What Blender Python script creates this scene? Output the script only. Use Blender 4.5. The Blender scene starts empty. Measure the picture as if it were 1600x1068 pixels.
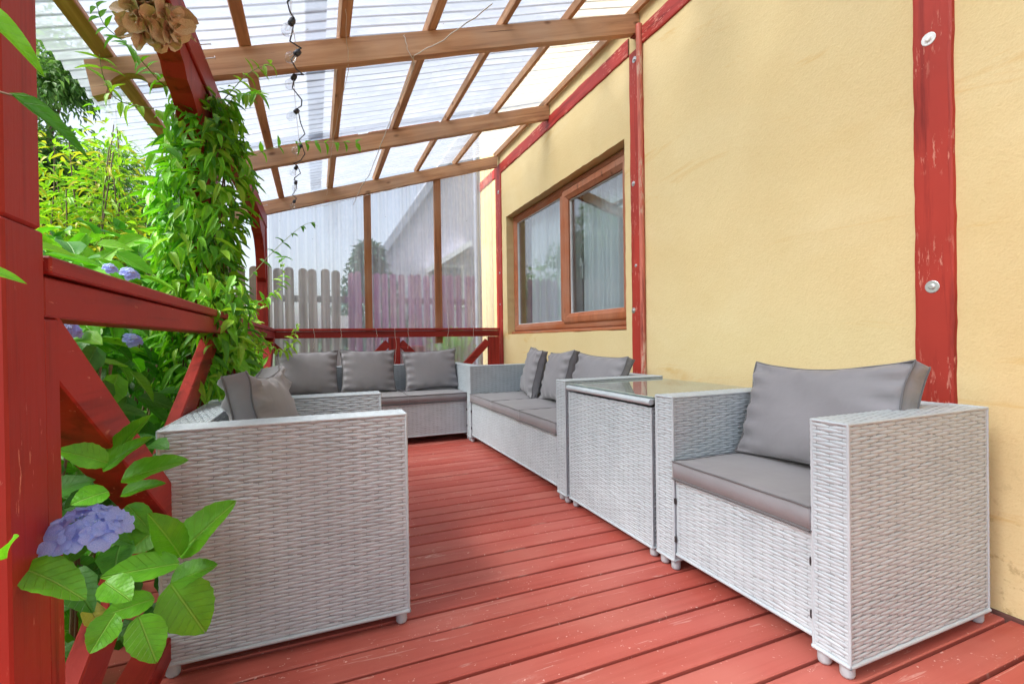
import bpy, bmesh, math, random
import numpy as np
from mathutils import Vector, Matrix, Euler

random.seed(7)
rng = np.random.default_rng(11)
sc = bpy.context.scene
R = math.radians
PI = math.pi

# ------------------------------------------------------------------ camera
CAM_Z = 0.86
yaw, pitch, roll = 0.38993, -0.005678, 0.014298
fw = Vector((math.sin(yaw) * math.cos(pitch), math.cos(yaw) * math.cos(pitch), math.sin(pitch)))
r0 = Vector((math.cos(yaw), -math.sin(yaw), 0))
u0 = r0.cross(fw)
Rv = r0 * math.cos(roll) - u0 * math.sin(roll)
Uv = r0 * math.sin(roll) + u0 * math.cos(roll)
cd = bpy.data.cameras.new('camera')
cam = bpy.data.objects.new('camera', cd)
sc.collection.objects.link(cam)
cd.sensor_width = 36
cd.lens = 745.3 / 1600 * 36
cd.clip_start = 0.05
cd.clip_end = 2000
M = Matrix((Rv, Uv, -fw)).transposed().to_4x4()
M.translation = Vector((0, 0, CAM_Z))
cam.matrix_world = M
sc.camera = cam

# ------------------------------------------------------------------ light
SUN_EL, SUN_AZ = 48, 266      # azimuth in degrees, clockwise from +Y: square from the garden side
w = bpy.data.worlds.new('World')
sc.world = w
w.use_nodes = True
nt = w.node_tree
nt.nodes.clear()
sky = nt.nodes.new('ShaderNodeTexSky')
sky.sky_type = 'NISHITA'
sky.sun_disc = False
sky.sun_elevation = R(SUN_EL)
sky.sun_rotation = R(SUN_AZ)
sky.dust_density = 4.0
sky.air_density = 1.0
hs = nt.nodes.new('ShaderNodeHueSaturation')
hs.inputs['Saturation'].default_value = 0.55
bg = nt.nodes.new('ShaderNodeBackground')
bg.inputs['Strength'].default_value = 0.06
wo = nt.nodes.new('ShaderNodeOutputWorld')
nt.links.new(sky.outputs[0], hs.inputs['Color'])
nt.links.new(hs.outputs[0], bg.inputs['Color'])
nt.links.new(bg.outputs[0], wo.inputs[0])
sd = bpy.data.lights.new('sun', 'SUN')
sd.energy = 1.4
sd.angle = R(40)
sd.color = (1.0, 0.98, 0.95)
so = bpy.data.objects.new('sun', sd)
sc.collection.objects.link(so)
az, el = R(SUN_AZ), R(SUN_EL)
sdir = Vector((math.sin(az) * math.cos(el), math.cos(az) * math.cos(el), math.sin(el)))
so.rotation_euler = sdir.to_track_quat('Z', 'Y').to_euler()
sc.view_settings.view_transform = 'Standard'
sc.view_settings.look = 'None'
sc.view_settings.gamma = 1
sc.view_settings.exposure = 2.42
sc.cycles.max_bounces = 12
sc.cycles.transparent_max_bounces = 24
sc.cycles.caustics_reflective = False
sc.cycles.caustics_refractive = False
sc.cycles.sample_clamp_indirect = 6.0

# ------------------------------------------------------------------ helpers
C = sc.collection


def tag(o, label=None, cat=None, group=None, kind=None):
    if label: o['label'] = label
    if cat: o['category'] = cat
    if group: o['group'] = group
    if kind: o['kind'] = kind
    return o


def link(name, me, parent=None, mat=None, loc=None, rot=None):
    o = bpy.data.objects.new(name, me)
    C.objects.link(o)
    if mat is not None and me is not None and len(me.materials) == 0:
        for m in (mat if isinstance(mat, (list, tuple)) else [mat]):
            me.materials.append(m)
    if parent is not None:
        o.parent = parent
    if loc is not None: o.location = loc
    if rot is not None: o.rotation_euler = rot
    return o


def empty(name, loc=(0, 0, 0), rz=0):
    o = bpy.data.objects.new(name, None)
    o.empty_display_size = 0.1
    C.objects.link(o)
    o.location = loc
    o.rotation_euler = (0, 0, rz)
    return o


class MB:
    """collects polygons, builds one mesh"""
    def __init__(s):
        s.v = []; s.f = []; s.sm = []

    def add(s, v, f, smooth=False):
        b = len(s.v)
        s.v += [tuple(p) for p in v]
        s.f += [tuple(i + b for i in q) for q in f]
        s.sm += [smooth] * len(f)
        return s

    def box(s, x0, x1, y0, y1, z0, z1, r=0.0, M=None):
        if r <= 0:
            v = [(x, y, z) for z in (z0, z1) for y in (y0, y1) for x in (x0, x1)]
            f = [(0, 2, 3, 1), (4, 5, 7, 6), (0, 1, 5, 4), (2, 6, 7, 3), (0, 4, 6, 2), (1, 3, 7, 5)]
        else:
            r = min(r, (x1 - x0) / 2.01, (y1 - y0) / 2.01, (z1 - z0) / 2.01)
            v = []; idx = {}
            for a, X in enumerate((x0, x1)):
                for b, Y in enumerate((y0, y1)):
                    for c, Z in enumerate((z0, z1)):
                        ix = X + (r if a == 0 else -r); iy = Y + (r if b == 0 else -r); iz = Z + (r if c == 0 else -r)
                        for k, p in enumerate(((X, iy, iz), (ix, Y, iz), (ix, iy, Z))):
                            idx[a, b, c, k] = len(v); v.append(p)
            f = []
            for a in (0, 1):
                q = [idx[a, 0, 0, 0], idx[a, 0, 1, 0], idx[a, 1, 1, 0], idx[a, 1, 0, 0]]; f.append(q if a == 0 else q[::-1])
                q = [idx[0, a, 0, 1], idx[1, a, 0, 1], idx[1, a, 1, 1], idx[0, a, 1, 1]]; f.append(q if a == 0 else q[::-1])
                q = [idx[0, 0, a, 2], idx[0, 1, a, 2], idx[1, 1, a, 2], idx[1, 0, a, 2]]; f.append(q if a == 0 else q[::-1])
            for b in (0, 1):
                for c in (0, 1):
                    q = [idx[0, b, c, 1], idx[1, b, c, 1], idx[1, b, c, 2], idx[0, b, c, 2]]; f.append(q if (b + c) % 2 else q[::-1])
                    q = [idx[b, 0, c, 2], idx[b, 1, c, 2], idx[b, 1, c, 0], idx[b, 0, c, 0]]; f.append(q if (b + c) % 2 else q[::-1])
                    q = [idx[b, c, 0, 0], idx[b, c, 1, 0], idx[b, c, 1, 1], idx[b, c, 0, 1]]; f.append(q if (b + c) % 2 else q[::-1])
            for a in (0, 1):
                for b in (0, 1):
                    for c in (0, 1):
                        q = [idx[a, b, c, 0], idx[a, b, c, 1], idx[a, b, c, 2]]
                        f.append(q if (a + b + c) % 2 == 0 else q[::-1])
        if M is not None: v = [M @ Vector(p) for p in v]
        return s.add(v, f)

    def tube(s, pts, rad, n=6, caps=True):
        pts = [Vector(p) for p in pts]
        if not hasattr(rad, '__len__'): rad = [rad] * len(pts)
        v = []; f = []
        up = Vector((0, 0, 1)); prev = None
        for i, p in enumerate(pts):
            d = (pts[min(i + 1, len(pts) - 1)] - pts[max(i - 1, 0)])
            if d.length < 1e-9: d = Vector((0, 0, 1))
            d.normalize()
            if prev is None:
                a = d.cross(up)
                if a.length < 0.05: a = d.cross(Vector((1, 0, 0)))
            else:
                a = prev - d * prev.dot(d)
            a.normalize(); prev = a
            b = d.cross(a)
            for k in range(n):
                t = 2 * PI * k / n
                v.append(p + (a * math.cos(t) + b * math.sin(t)) * rad[i])
        for i in range(len(pts) - 1):
            for k in range(n):
                f.append((i * n + k, i * n + (k + 1) % n, (i + 1) * n + (k + 1) % n, (i + 1) * n + k))
        s.add(v, f, True)
        if caps:
            s.add([v[k] for k in range(n)], [tuple(range(n))[::-1]])
            s.add(v[-n:], [tuple(range(n))])
        return s

    def lathe(s, prof, n=16, M=None, smooth=True):
        v = []; f = []
        for r_, z in prof:
            for k in range(n):
                t = 2 * PI * k / n
                v.append((r_ * math.cos(t), r_ * math.sin(t), z))
        for i in range(len(prof) - 1):
            for k in range(n):
                f.append((i * n + k, i * n + (k + 1) % n, (i + 1) * n + (k + 1) % n, (i + 1) * n + k))
        if M is not None: v = [M @ Vector(p) for p in v]
        s.add(v, f, smooth)
        return s

    def prism(s, poly, axis, a0, a1):
        """extrude a 2-D polygon along an axis: 0 -> (a, p, q), 1 -> (p, a, q), 2 -> (p, q, a)"""
        n = len(poly)
        def P(p, a):
            return {0: (a, p[0], p[1]), 1: (p[0], a, p[1]), 2: (p[0], p[1], a)}[axis]
        v = [P(p, a0) for p in poly] + [P(p, a1) for p in poly]
        f = [tuple(range(n)), tuple(range(2 * n - 1, n - 1, -1))]
        f += [(i + n, (i + 1) % n + n, (i + 1) % n, i) for i in range(n)]
        return s.add(v, f)

    def mesh(s, name='m', fix=False):
        me = bpy.data.meshes.new(name)
        me.from_pydata(s.v, [], s.f)
        me.polygons.foreach_set('use_smooth', s.sm)
        if fix:
            bm = bmesh.new(); bm.from_mesh(me)
            bmesh.ops.recalc_face_normals(bm, faces=bm.faces)
            bm.to_mesh(me); bm.free()
        me.update()
        return me

    def build(s, name, mat, parent=None, loc=None, rot=None, fix=False):
        return link(name, s.mesh(name, fix), parent, mat, loc, rot)


def np_mesh(name, V, F, smooth=True, uv=None):
    """V (n,3), F (m,4) quads"""
    me = bpy.data.meshes.new(name)
    nv, nf = len(V), len(F)
    k = F.shape[1]
    me.vertices.add(nv); me.loops.add(nf * k); me.polygons.add(nf)
    me.vertices.foreach_set('co', np.ascontiguousarray(V, dtype=np.float32).ravel())
    me.loops.foreach_set('vertex_index', np.ascontiguousarray(F, dtype=np.int32).ravel())
    me.polygons.foreach_set('loop_start', np.arange(0, nf * k, k, dtype=np.int32))
    me.polygons.foreach_set('use_smooth', np.full(nf, smooth))
    if uv is not None:
        l = me.uv_layers.new(name='UVMap')
        l.data.foreach_set('uv', np.ascontiguousarray(uv[F.ravel()], dtype=np.float32).ravel())
    me.update(calc_edges=True)
    me.validate()
    return me

# ------------------------------------------------------------------ materials


class NT:
    def __init__(s, name):
        s.m = bpy.data.materials.new(name)
        s.m.use_nodes = True
        s.t = s.m.node_tree
        s.t.nodes.clear()
        s.out = s.t.nodes.new('ShaderNodeOutputMaterial')

    def n(s, typ, **kw):
        nd = s.t.nodes.new('ShaderNode' + typ)
        for k, v in kw.items():
            if k in nd.inputs: s.set(nd, k, v)
            else: setattr(nd, k, v)
        return nd

    def set(s, nd, k, v):
        if isinstance(v, bpy.types.NodeSocket): s.t.links.new(v, nd.inputs[k])
        else: nd.inputs[k].default_value = (*v, 1) if isinstance(v, tuple) and len(v) == 3 and nd.inputs[k].type == 'RGBA' else v

    pre = None

    def coord(s, kind='Object', scale=(1, 1, 1), rot=(0, 0, 0), rand=False):
        tc = s.n('TexCoord').outputs[kind]
        if s.pre:
            m0 = s.n('Mapping'); s.set(m0, 'Vector', tc); m0.inputs['Rotation'].default_value = s.pre
            tc = m0.outputs[0]
        if rand:
            oi = s.n('ObjectInfo').outputs['Random']
            mul = s.n('Math', operation='MULTIPLY'); s.set(mul, 0, oi); mul.inputs[1].default_value = 37.0
            ad = s.n('VectorMath', operation='ADD'); s.set(ad, 0, tc); s.set(ad, 1, mul.outputs[0])
            tc = ad.outputs[0]
        mp = s.n('Mapping'); s.set(mp, 'Vector', tc); mp.inputs['Scale'].default_value = scale; mp.inputs['Rotation'].default_value = rot
        return mp.outputs[0]

    def noise(s, vec, scale, detail=4, rough=0.55, dist=0.0):
        nd = s.n('TexNoise'); s.set(nd, 'Vector', vec); nd.inputs['Scale'].default_value = scale
        nd.inputs['Detail'].default_value = detail; nd.inputs['Roughness'].default_value = rough; nd.inputs['Distortion'].default_value = dist
        return nd.outputs['Fac']

    def ramp(s, fac, stops, interp='LINEAR'):
        nd = s.n('ValToRGB'); s.set(nd, 'Fac', fac)
        cr = nd.color_ramp; cr.interpolation = interp
        while len(cr.elements) < len(stops): cr.elements.new(0.5)
        for e, (p, c) in zip(cr.elements, stops):
            e.position = p; e.color = (*c, 1) if len(c) == 3 else c
        return nd.outputs['Color']

    def mask(s, fac, lo, hi):
        nd = s.n('MapRange'); s.set(nd, 'Value', fac); nd.inputs['From Min'].default_value = lo; nd.inputs['From Max'].default_value = hi
        return nd.outputs[0]

    def mix(s, f, a, b, blend='MIX'):
        nd = s.t.nodes.new('ShaderNodeMix'); nd.data_type = 'RGBA'; nd.blend_type = blend
        for k, v in ((0, f), (6, a), (7, b)):
            if isinstance(v, bpy.types.NodeSocket): s.t.links.new(v, nd.inputs[k])
            elif k == 0: nd.inputs[0].default_value = v
            else: nd.inputs[k].default_value = (*v, 1) if len(v) == 3 else v
        return nd.outputs[2]

    def math(s, op, a, b=0.0):
        nd = s.n('Math', operation=op)
        for k, v in ((0, a), (1, b)):
            if isinstance(v, bpy.types.NodeSocket): s.t.links.new(v, nd.inputs[k])
            else: nd.inputs[k].default_value = v
        return nd.outputs[0]

    def bump(s, h, strength=0.3, dist=0.01, normal=None):
        nd = s.n('Bump'); s.set(nd, 'Height', h); nd.inputs['Strength'].default_value = strength; nd.inputs['Distance'].default_value = dist
        if normal is not None: s.set(nd, 'Normal', normal)
        return nd.outputs[0]

    def pbr(s, color, rough=0.6, normal=None, metallic=0.0, spec=0.5, **kw):
        p = s.n('BsdfPrincipled')
        s.set(p, 'Base Color', color); s.set(p, 'Roughness', rough); p.inputs['Metallic'].default_value = metallic
        p.inputs['Specular IOR Level'].default_value = spec
        if normal is not None: s.set(p, 'Normal', normal)
        for k, v in kw.items(): s.set(p, k.replace('_', ' '), v)
        s.p = p
        return p.outputs[0]

    def schlick(s):
        lw = s.n('LayerWeight'); lw.inputs['Blend'].default_value = 0.5
        return s.math('ADD', s.math('MULTIPLY', s.math('POWER', lw.outputs['Facing'], 5.0), 0.96), 0.04)

    def done(s, sh):
        s.t.links.new(sh, s.out.inputs['Surface'])
        return s.m


def mat_plain(name, col, rough=0.5, metallic=0.0, spec=0.5, var=0.12, scale=8.0):
    t = NT(name)
    v = t.coord()
    n = t.noise(v, scale)
    d = tuple(c * (1 - var) for c in col)
    e = tuple(min(1, c * (1 + var)) for c in col)
    return t.done(t.pbr(t.ramp(n, [(0.3, d), (0.7, e)]), rough, None, metallic, spec))


def mat_paint_red(name, axis, worn=0.5, base=(0.27, 0.020, 0.015), pale=(0.60, 0.22, 0.16), dark=(0.12, 0.006, 0.005)):
    """painted timber, grain along axis"""
    t = NT(name)
    s = [26, 26, 26]; s[axis] = 1.6
    v = t.coord('Object', tuple(s), rand=True)
    g = t.noise(v, 1.0, 5, 0.6, 0.3)
    v2 = t.coord('Object', rand=True)
    big = t.noise(v2, 3.0, 4)
    fine = t.noise(v2, 60.0, 3)
    c = t.mix(t.mask(big, 0.3, 0.7), base, tuple(x * 1.3 for x in base))
    c = t.mix(t.mask(g, 0.52, 0.75), c, dark)
    s2 = [85, 85, 85]; s2[axis] = 16
    chip = t.noise(t.coord('Object', tuple(s2), rand=True), 1.0, 6, 0.7)
    patch = t.noise(v2, 5.0, 3)
    m = t.math('MULTIPLY', t.mask(chip, 0.66 - 0.05 * worn, 0.69 - 0.05 * worn), t.mask(patch, 0.5, 0.60))
    c = t.mix(m, c, pale)
    bh = t.math('ADD', t.math('MULTIPLY', g, 0.7), t.math('MULTIPLY', fine, 0.2))
    bh = t.math('SUBTRACT', bh, t.math('MULTIPLY', m, 0.5))
    return t.done(t.pbr(c, 0.5, t.bump(bh, 0.5, 0.003), spec=0.28))


def mat_wood(name, axis, cols=((0.25, 0.11, 0.05), (0.50, 0.265, 0.135), (0.66, 0.41, 0.24)), grey=0.0, pre=None):
    t = NT(name)
    t.pre = pre
    s = [22, 22, 22]; s[axis] = 1.1
    v = t.coord('Object', tuple(s), rand=True)
    g = t.noise(v, 1.0, 6, 0.62, 0.8)
    c = t.ramp(g, [(0.28, cols[0]), (0.5, cols[1]), (0.72, cols[2])])
    v2 = t.coord('Object', rand=True)
    big = t.noise(v2, 2.2, 4)
    c = t.mix(t.math('MULTIPLY', t.mask(big, 0.4, 0.7), 0.35 + grey), c, (0.42, 0.31, 0.24))
    # knots
    s3 = [9, 9, 9]; s3[axis] = 4.2
    vo = t.n('TexVoronoi'); t.set(vo, 'Vector', t.coord('Object', tuple(s3), rand=True)); vo.inputs['Scale'].default_value = 1.0
    kn = t.mask(vo.outputs['Distance'], 0.14, 0.05)
    c = t.mix(t.math('MULTIPLY', kn, 0.8), c, (0.12, 0.045, 0.02))
    # drying cracks
    s4 = [60, 60, 60]; s4[axis] = 1.3
    cr = t.noise(t.coord('Object', tuple(s4), rand=True), 1.0, 3, 0.5, 0.6)
    crk = t.math('MULTIPLY', t.mask(cr, 0.66, 0.71), t.mask(big, 0.52, 0.6))
    c = t.mix(crk, c, (0.10, 0.05, 0.03))
    # red stain drips
    dr = t.noise(v2, 6.0, 2)
    c = t.mix(t.math('MULTIPLY', t.mask(dr, 0.7, 0.76), 0.6), c, (0.42, 0.07, 0.04))
    h = t.math('SUBTRACT', t.math('MULTIPLY', g, 0.6), crk)
    return t.done(t.pbr(c, 0.7, t.bump(h, 0.5, 0.003)))


def mat_deck():
    t = NT('deck_paint')
    v = t.coord('Object', (1.2, 26, 26), rand=True)
    g = t.noise(v, 1.0, 5, 0.6, 0.4)
    v2 = t.coord('Object', (1, 1, 1), rand=True)
    big = t.noise(v2, 2.0, 4)
    oi = t.n('ObjectInfo').outputs['Random']
    a = t.mix(oi, (0.42, 0.082, 0.060), (0.48, 0.115, 0.09))
    a = t.mix(t.mask(g, 0.45, 0.8), a, (0.35, 0.060, 0.042))
    a = t.mix(t.math('MULTIPLY', t.mask(big, 0.42, 0.72), 0.55), a, (0.53, 0.19, 0.15))
    # scuffs: pale smudges and scratches
    sm = t.noise(t.coord('Object', (6, 14, 6), rand=True), 1.0, 6, 0.75, 0.8)
    sp = t.noise(v2, 95.0, 2)
    sc1 = t.math('MULTIPLY', t.mask(sm, 0.60, 0.70), t.mask(big, 0.46, 0.6))
    speck = t.math('MULTIPLY', t.mask(sp, 0.68, 0.72), t.mask(sm, 0.46, 0.56))
    wv = t.noise(t.coord('Object', (3, 40, 3), (0, 0, 0.5), rand=True), 1.0, 3, 0.5, 1.5)
    scr = t.math('MULTIPLY', t.mask(wv, 0.66, 0.68), t.mask(sm, 0.40, 0.52))
    m = t.math('MINIMUM', t.math('ADD', t.math('MULTIPLY', sc1, 0.45), t.math('ADD', t.math('MULTIPLY', speck, 0.9), t.math('MULTIPLY', scr, 0.3))), 0.8)
    a = t.mix(m, a, (0.78, 0.55, 0.48))
    h = t.math('ADD', t.math('MULTIPLY', g, 0.6), t.math('MULTIPLY', sp, 0.15))
    rough = t.mask(big, 0.0, 1.6)
    rr = t.math('ADD', t.math('MULTIPLY', big, 0.25), 0.36)
    return t.done(t.pbr(a, rr, t.bump(h, 0.4, 0.003), spec=0.3))


def mat_stucco():
    t = NT('yellow_render')
    v = t.coord()
    n1 = t.noise(v, 130.0, 5, 0.6)
    n2 = t.noise(v, 45.0, 4, 0.5)
    big = t.noise(v, 0.9, 5, 0.6, 0.5)
    c = t.mix(t.mask(big, 0.35, 0.7), (0.74, 0.605, 0.335), (0.69, 0.535, 0.27))
    sv = t.noise(t.coord('Object', (1, 0.35, 1.8), (0.45, 0, 0)), 2.3, 6, 0.65, 1.3)
    c = t.mix(t.math('MULTIPLY', t.mask(sv, 0.60, 0.72), 0.9), c, (0.64, 0.41, 0.14))
    sw = t.noise(t.coord('Object', (1, 0.5, 1.4), (0.3, 0, 0)), 1.4, 4, 0.6, 0.8)
    c = t.mix(t.math('MULTIPLY', t.mask(sw, 0.5, 0.75), 0.55), c, (0.78, 0.66, 0.40))
    c = t.mix(t.math('MULTIPLY', t.mask(n1, 0.5, 0.8), 0.16), c, (0.42, 0.24, 0.06))
    # rising damp and splash dirt near the deck
    z = t.n('SeparateXYZ'); t.set(z, 0, t.n('TexCoord').outputs['Object'])
    low = t.mask(z.outputs[2], 0.55, 0.0)
    spl = t.math('MULTIPLY', low, t.mask(t.noise(v, 28.0, 4, 0.7), 0.56, 0.66))
    c = t.mix(t.math('MULTIPLY', spl, 0.6), c, (0.32, 0.19, 0.07))
    spots = t.noise(v, 22.0, 1)
    c = t.mix(t.mask(spots, 0.845, 0.855), c, (0.10, 0.06, 0.04))
    h = t.math('ADD', t.math('MULTIPLY', n1, 0.6), t.math('MULTIPLY', n2, 0.45))
    return t.done(t.pbr(c, 0.9, t.bump(h, 0.6, 0.005), spec=0.2))


def mat_rattan():
    t = NT('rattan')
    v = t.coord()
    n = t.noise(v, 9.0, 3)
    f = t.noise(v, 220.0, 2)
    c = t.ramp(n, [(0.3, (0.405, 0.465, 0.505)), (0.7, (0.475, 0.54, 0.58))])
    c = t.mix(t.math('MULTIPLY', t.mask(f, 0.5, 0.9), 0.35), c, (0.30, 0.31, 0.35))
    return t.done(t.pbr(c, 0.42, t.bump(f, 0.25, 0.001)))


def mat_fabric(name, col):
    t = NT(name)
    v = t.coord()
    n = t.noise(v, 5.0, 4)
    f = t.noise(v, 700.0, 2)
    c = t.mix(t.mask(n, 0.3, 0.7), tuple(x * 0.93 for x in col), tuple(x * 1.07 for x in col))
    wr = t.noise(v, 14.0, 3, 0.5, 0.8)
    h = t.math('ADD', t.math('MULTIPLY', f, 0.05), wr)
    return t.done(t.pbr(c, 0.62, t.bump(h, 0.28, 0.006), Sheen_Weight=0.25, Sheen_Roughness=0.5))


def mat_leaf(name, a, b, vein, rough=0.42, trans=0.35):
    t = NT(name)
    uv = t.n('TexCoord').outputs['UV']
    sx = t.n('SeparateXYZ'); t.set(sx, 0, uv)
    u = t.math('ABSOLUTE', t.math('SUBTRACT', sx.outputs[0], 0.5))
    mid = t.mask(u, 0.028, 0.008)
    # side veins: stripes of (v - k*u)
    st = t.math('SUBTRACT', sx.outputs[1], t.math('MULTIPLY', u, 0.55))
    sn = t.math('ABSOLUTE', t.math('SINE', t.math('MULTIPLY', st, 24.0)))
    side = t.mask(sn, 0.14, 0.02)
    vm = t.math('MAXIMUM', mid, t.math('MULTIPLY', side, 0.6))
    n = t.noise(t.coord('UV', rand=True), 3.5, 3)
    oi = t.n('ObjectInfo').outputs['Random']
    k = t.math('ADD', t.math('MULTIPLY', t.mask(n, 0.3, 0.7), 0.6), t.math('MULTIPLY', oi, 0.4))
    c = t.mix(k, a, b)
    c = t.mix(t.math('MULTIPLY', vm, 0.55), c, vein)
    nrm = t.bump(t.math('SUBTRACT', t.math('MULTIPLY', n, 0.9), vm), 0.7, 0.004)
    p = t.pbr(c, rough, nrm)
    tr = t.n('BsdfTranslucent')
    t.set(tr, 'Color', t.mix(1.0, c, (1.0, 1.15, 0.5), 'MULTIPLY'))
    ms = t.n('MixShader'); ms.inputs[0].default_value = trans
    t.t.links.new(p, ms.inputs[1]); t.t.links.new(tr.outputs[0], ms.inputs[2])
    return t.done(ms.outputs[0])


def mat_sheet(name, clear=0.72, tint=(0.93, 0.96, 1.0), milk=(0.8, 0.84, 0.9), axis=0, dirt=0.25, veil=0.6, lines=0.7, across=1):
    """weathered corrugated clear plastic"""
    t = NT(name)
    tr = t.n('BsdfTransparent'); t.set(tr, 'Color', tint)
    v = t.coord()
    s = [9, 9, 9]; s[axis] = 0.6
    streak = t.noise(t.coord('Object', tuple(s)), 1.0, 5, 0.6)
    big = t.noise(v, 1.3, 4, 0.6, 0.8)
    spots = t.noise(v, 34.0, 2)
    tl = t.n('BsdfTranslucent'); t.set(tl, 'Color', milk)
    df = t.n('BsdfDiffuse'); t.set(df, 'Color', milk)
    m1 = t.n('MixShader'); m1.inputs[0].default_value = 0.45
    t.t.links.new(tl.outputs[0], m1.inputs[1]); t.t.links.new(df.outputs[0], m1.inputs[2])
    f = t.math('ADD', 1 - clear, t.math('MULTIPLY', t.mask(streak, 0.45, 0.8), dirt))
    f = t.math('ADD', f, t.math('MULTIPLY', t.mask(big, 0.5, 0.75), dirt * 0.7))
    f = t.math('MINIMUM', f, 0.95)
    m2 = t.n('MixShader'); t.t.links.new(f, m2.inputs[0])
    t.t.links.new(tr.outputs[0], m2.inputs[1]); t.t.links.new(m1.outputs[0], m2.inputs[2])
    dk = t.n('BsdfDiffuse'); t.set(dk, 'Color', (0.12, 0.13, 0.10))
    # shading of the corrugation painted as blue-grey lines along each wave
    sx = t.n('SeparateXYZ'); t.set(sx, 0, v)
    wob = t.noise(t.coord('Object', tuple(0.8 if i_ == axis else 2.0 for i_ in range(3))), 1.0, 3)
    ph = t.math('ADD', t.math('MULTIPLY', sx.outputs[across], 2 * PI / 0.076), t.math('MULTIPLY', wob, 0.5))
    furrow_shade = t.mask(t.math('SINE', ph), 0.55, 0.85)
    furrow_shade2 = t.mask(t.math('SINE', t.math('ADD', ph, 2.4)), 0.93, 0.99)
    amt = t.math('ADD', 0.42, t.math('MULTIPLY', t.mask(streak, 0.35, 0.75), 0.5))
    gl_ = t.math('MULTIPLY', t.math('MAXIMUM', furrow_shade, t.math('MULTIPLY', furrow_shade2, 0.6)), t.math('MULTIPLY', amt, lines))
    shade_df = t.n('BsdfDiffuse'); t.set(shade_df, 'Color', (0.20, 0.24, 0.31))
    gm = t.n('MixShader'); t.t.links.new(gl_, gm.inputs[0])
    t.t.links.new(m2.outputs[0], gm.inputs[1]); t.t.links.new(shade_df.outputs[0], gm.inputs[2])
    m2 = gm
    m4 = t.n('MixShader'); t.t.links.new(t.math('MULTIPLY', t.mask(spots, 0.74, 0.78), 0.6), m4.inputs[0])
    t.t.links.new(m2.outputs[0], m4.inputs[1]); t.t.links.new(dk.outputs[0], m4.inputs[2])
    gl = t.n('BsdfGlossy'); gl.inputs['Roughness'].default_value = 0.12
    m3 = t.n('MixShader'); t.t.links.new(t.math('MULTIPLY', t.schlick(), veil), m3.inputs[0])
    t.t.links.new(m4.outputs[0], m3.inputs[1]); t.t.links.new(gl.outputs[0], m3.inputs[2])
    return t.done(m3.outputs[0])


def mat_glass(name, tint=(0.9, 0.95, 0.96), refl=1.0, rough=0.0, ior=1.5, base=0.0):
    t = NT(name)
    tr = t.n('BsdfTransparent'); t.set(tr, 'Color', tint)
    gl = t.n('BsdfGlossy'); gl.inputs['Roughness'].default_value = rough
    m = t.n('MixShader'); t.t.links.new(t.math('MINIMUM', t.math('ADD', t.math('MULTIPLY', t.schlick(), refl), base), 1.0), m.inputs[0])
    t.t.links.new(tr.outputs[0], m.inputs[1]); t.t.links.new(gl.outputs[0], m.inputs[2])
    return t.done(m.outputs[0])


RED = [mat_paint_red('red_paint_x', 0), mat_paint_red('red_paint_y', 1), mat_paint_red('red_paint_z', 2)]
REDW = [mat_paint_red('worn_red_paint_x', 0, 2.2), mat_paint_red('worn_red_paint_y', 1, 2.6, (0.34, 0.034, 0.026)), mat_paint_red('worn_red_paint_z', 2, 1.8, (0.35, 0.035, 0.023))]
WOOD = [mat_wood('raw_pine_x', 0, pre=(0, math.atan(0.314), 0), grey=0.2), mat_wood('raw_pine_y', 1), mat_wood('raw_pine_z', 2, ((0.17, 0.06, 0.025), (0.33, 0.13, 0.05), (0.44, 0.2, 0.09)))]
ORANGE = mat_wood('orange_lath', 1, ((0.4, 0.14, 0.06), (0.6, 0.22, 0.10), (0.68, 0.32, 0.18)))
DECK = mat_deck()
STUCCO = mat_stucco()
RATTAN = mat_rattan()
RATTAN_CORE = mat_plain('rattan_core', (0.27, 0.305, 0.33), 0.6)
FAB = mat_fabric('grey_cushion_cloth', (0.215, 0.21, 0.225))
PIPE = mat_fabric('cushion_piping', (0.11, 0.108, 0.115))
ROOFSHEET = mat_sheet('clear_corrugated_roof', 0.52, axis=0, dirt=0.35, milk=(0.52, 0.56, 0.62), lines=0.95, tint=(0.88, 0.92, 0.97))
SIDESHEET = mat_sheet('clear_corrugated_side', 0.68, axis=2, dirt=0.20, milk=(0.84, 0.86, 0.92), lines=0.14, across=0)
GLASS = mat_glass('window_glass', (0.93, 0.97, 0.98), refl=2.0, base=0.10)
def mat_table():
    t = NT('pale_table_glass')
    df = t.n('BsdfDiffuse'); t.set(df, 'Color', (0.50, 0.58, 0.52))  # pale green diffuse stands in for the wall reflected in the glass
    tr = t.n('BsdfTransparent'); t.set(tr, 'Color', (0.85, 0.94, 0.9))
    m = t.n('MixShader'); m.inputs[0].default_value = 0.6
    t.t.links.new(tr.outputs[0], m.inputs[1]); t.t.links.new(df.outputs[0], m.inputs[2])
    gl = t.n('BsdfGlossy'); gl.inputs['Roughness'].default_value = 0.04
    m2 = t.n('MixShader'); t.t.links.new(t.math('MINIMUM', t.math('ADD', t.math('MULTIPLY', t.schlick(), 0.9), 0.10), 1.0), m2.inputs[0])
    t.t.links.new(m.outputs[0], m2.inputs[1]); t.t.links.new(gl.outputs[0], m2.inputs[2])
    return t.done(m2.outputs[0])


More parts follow.
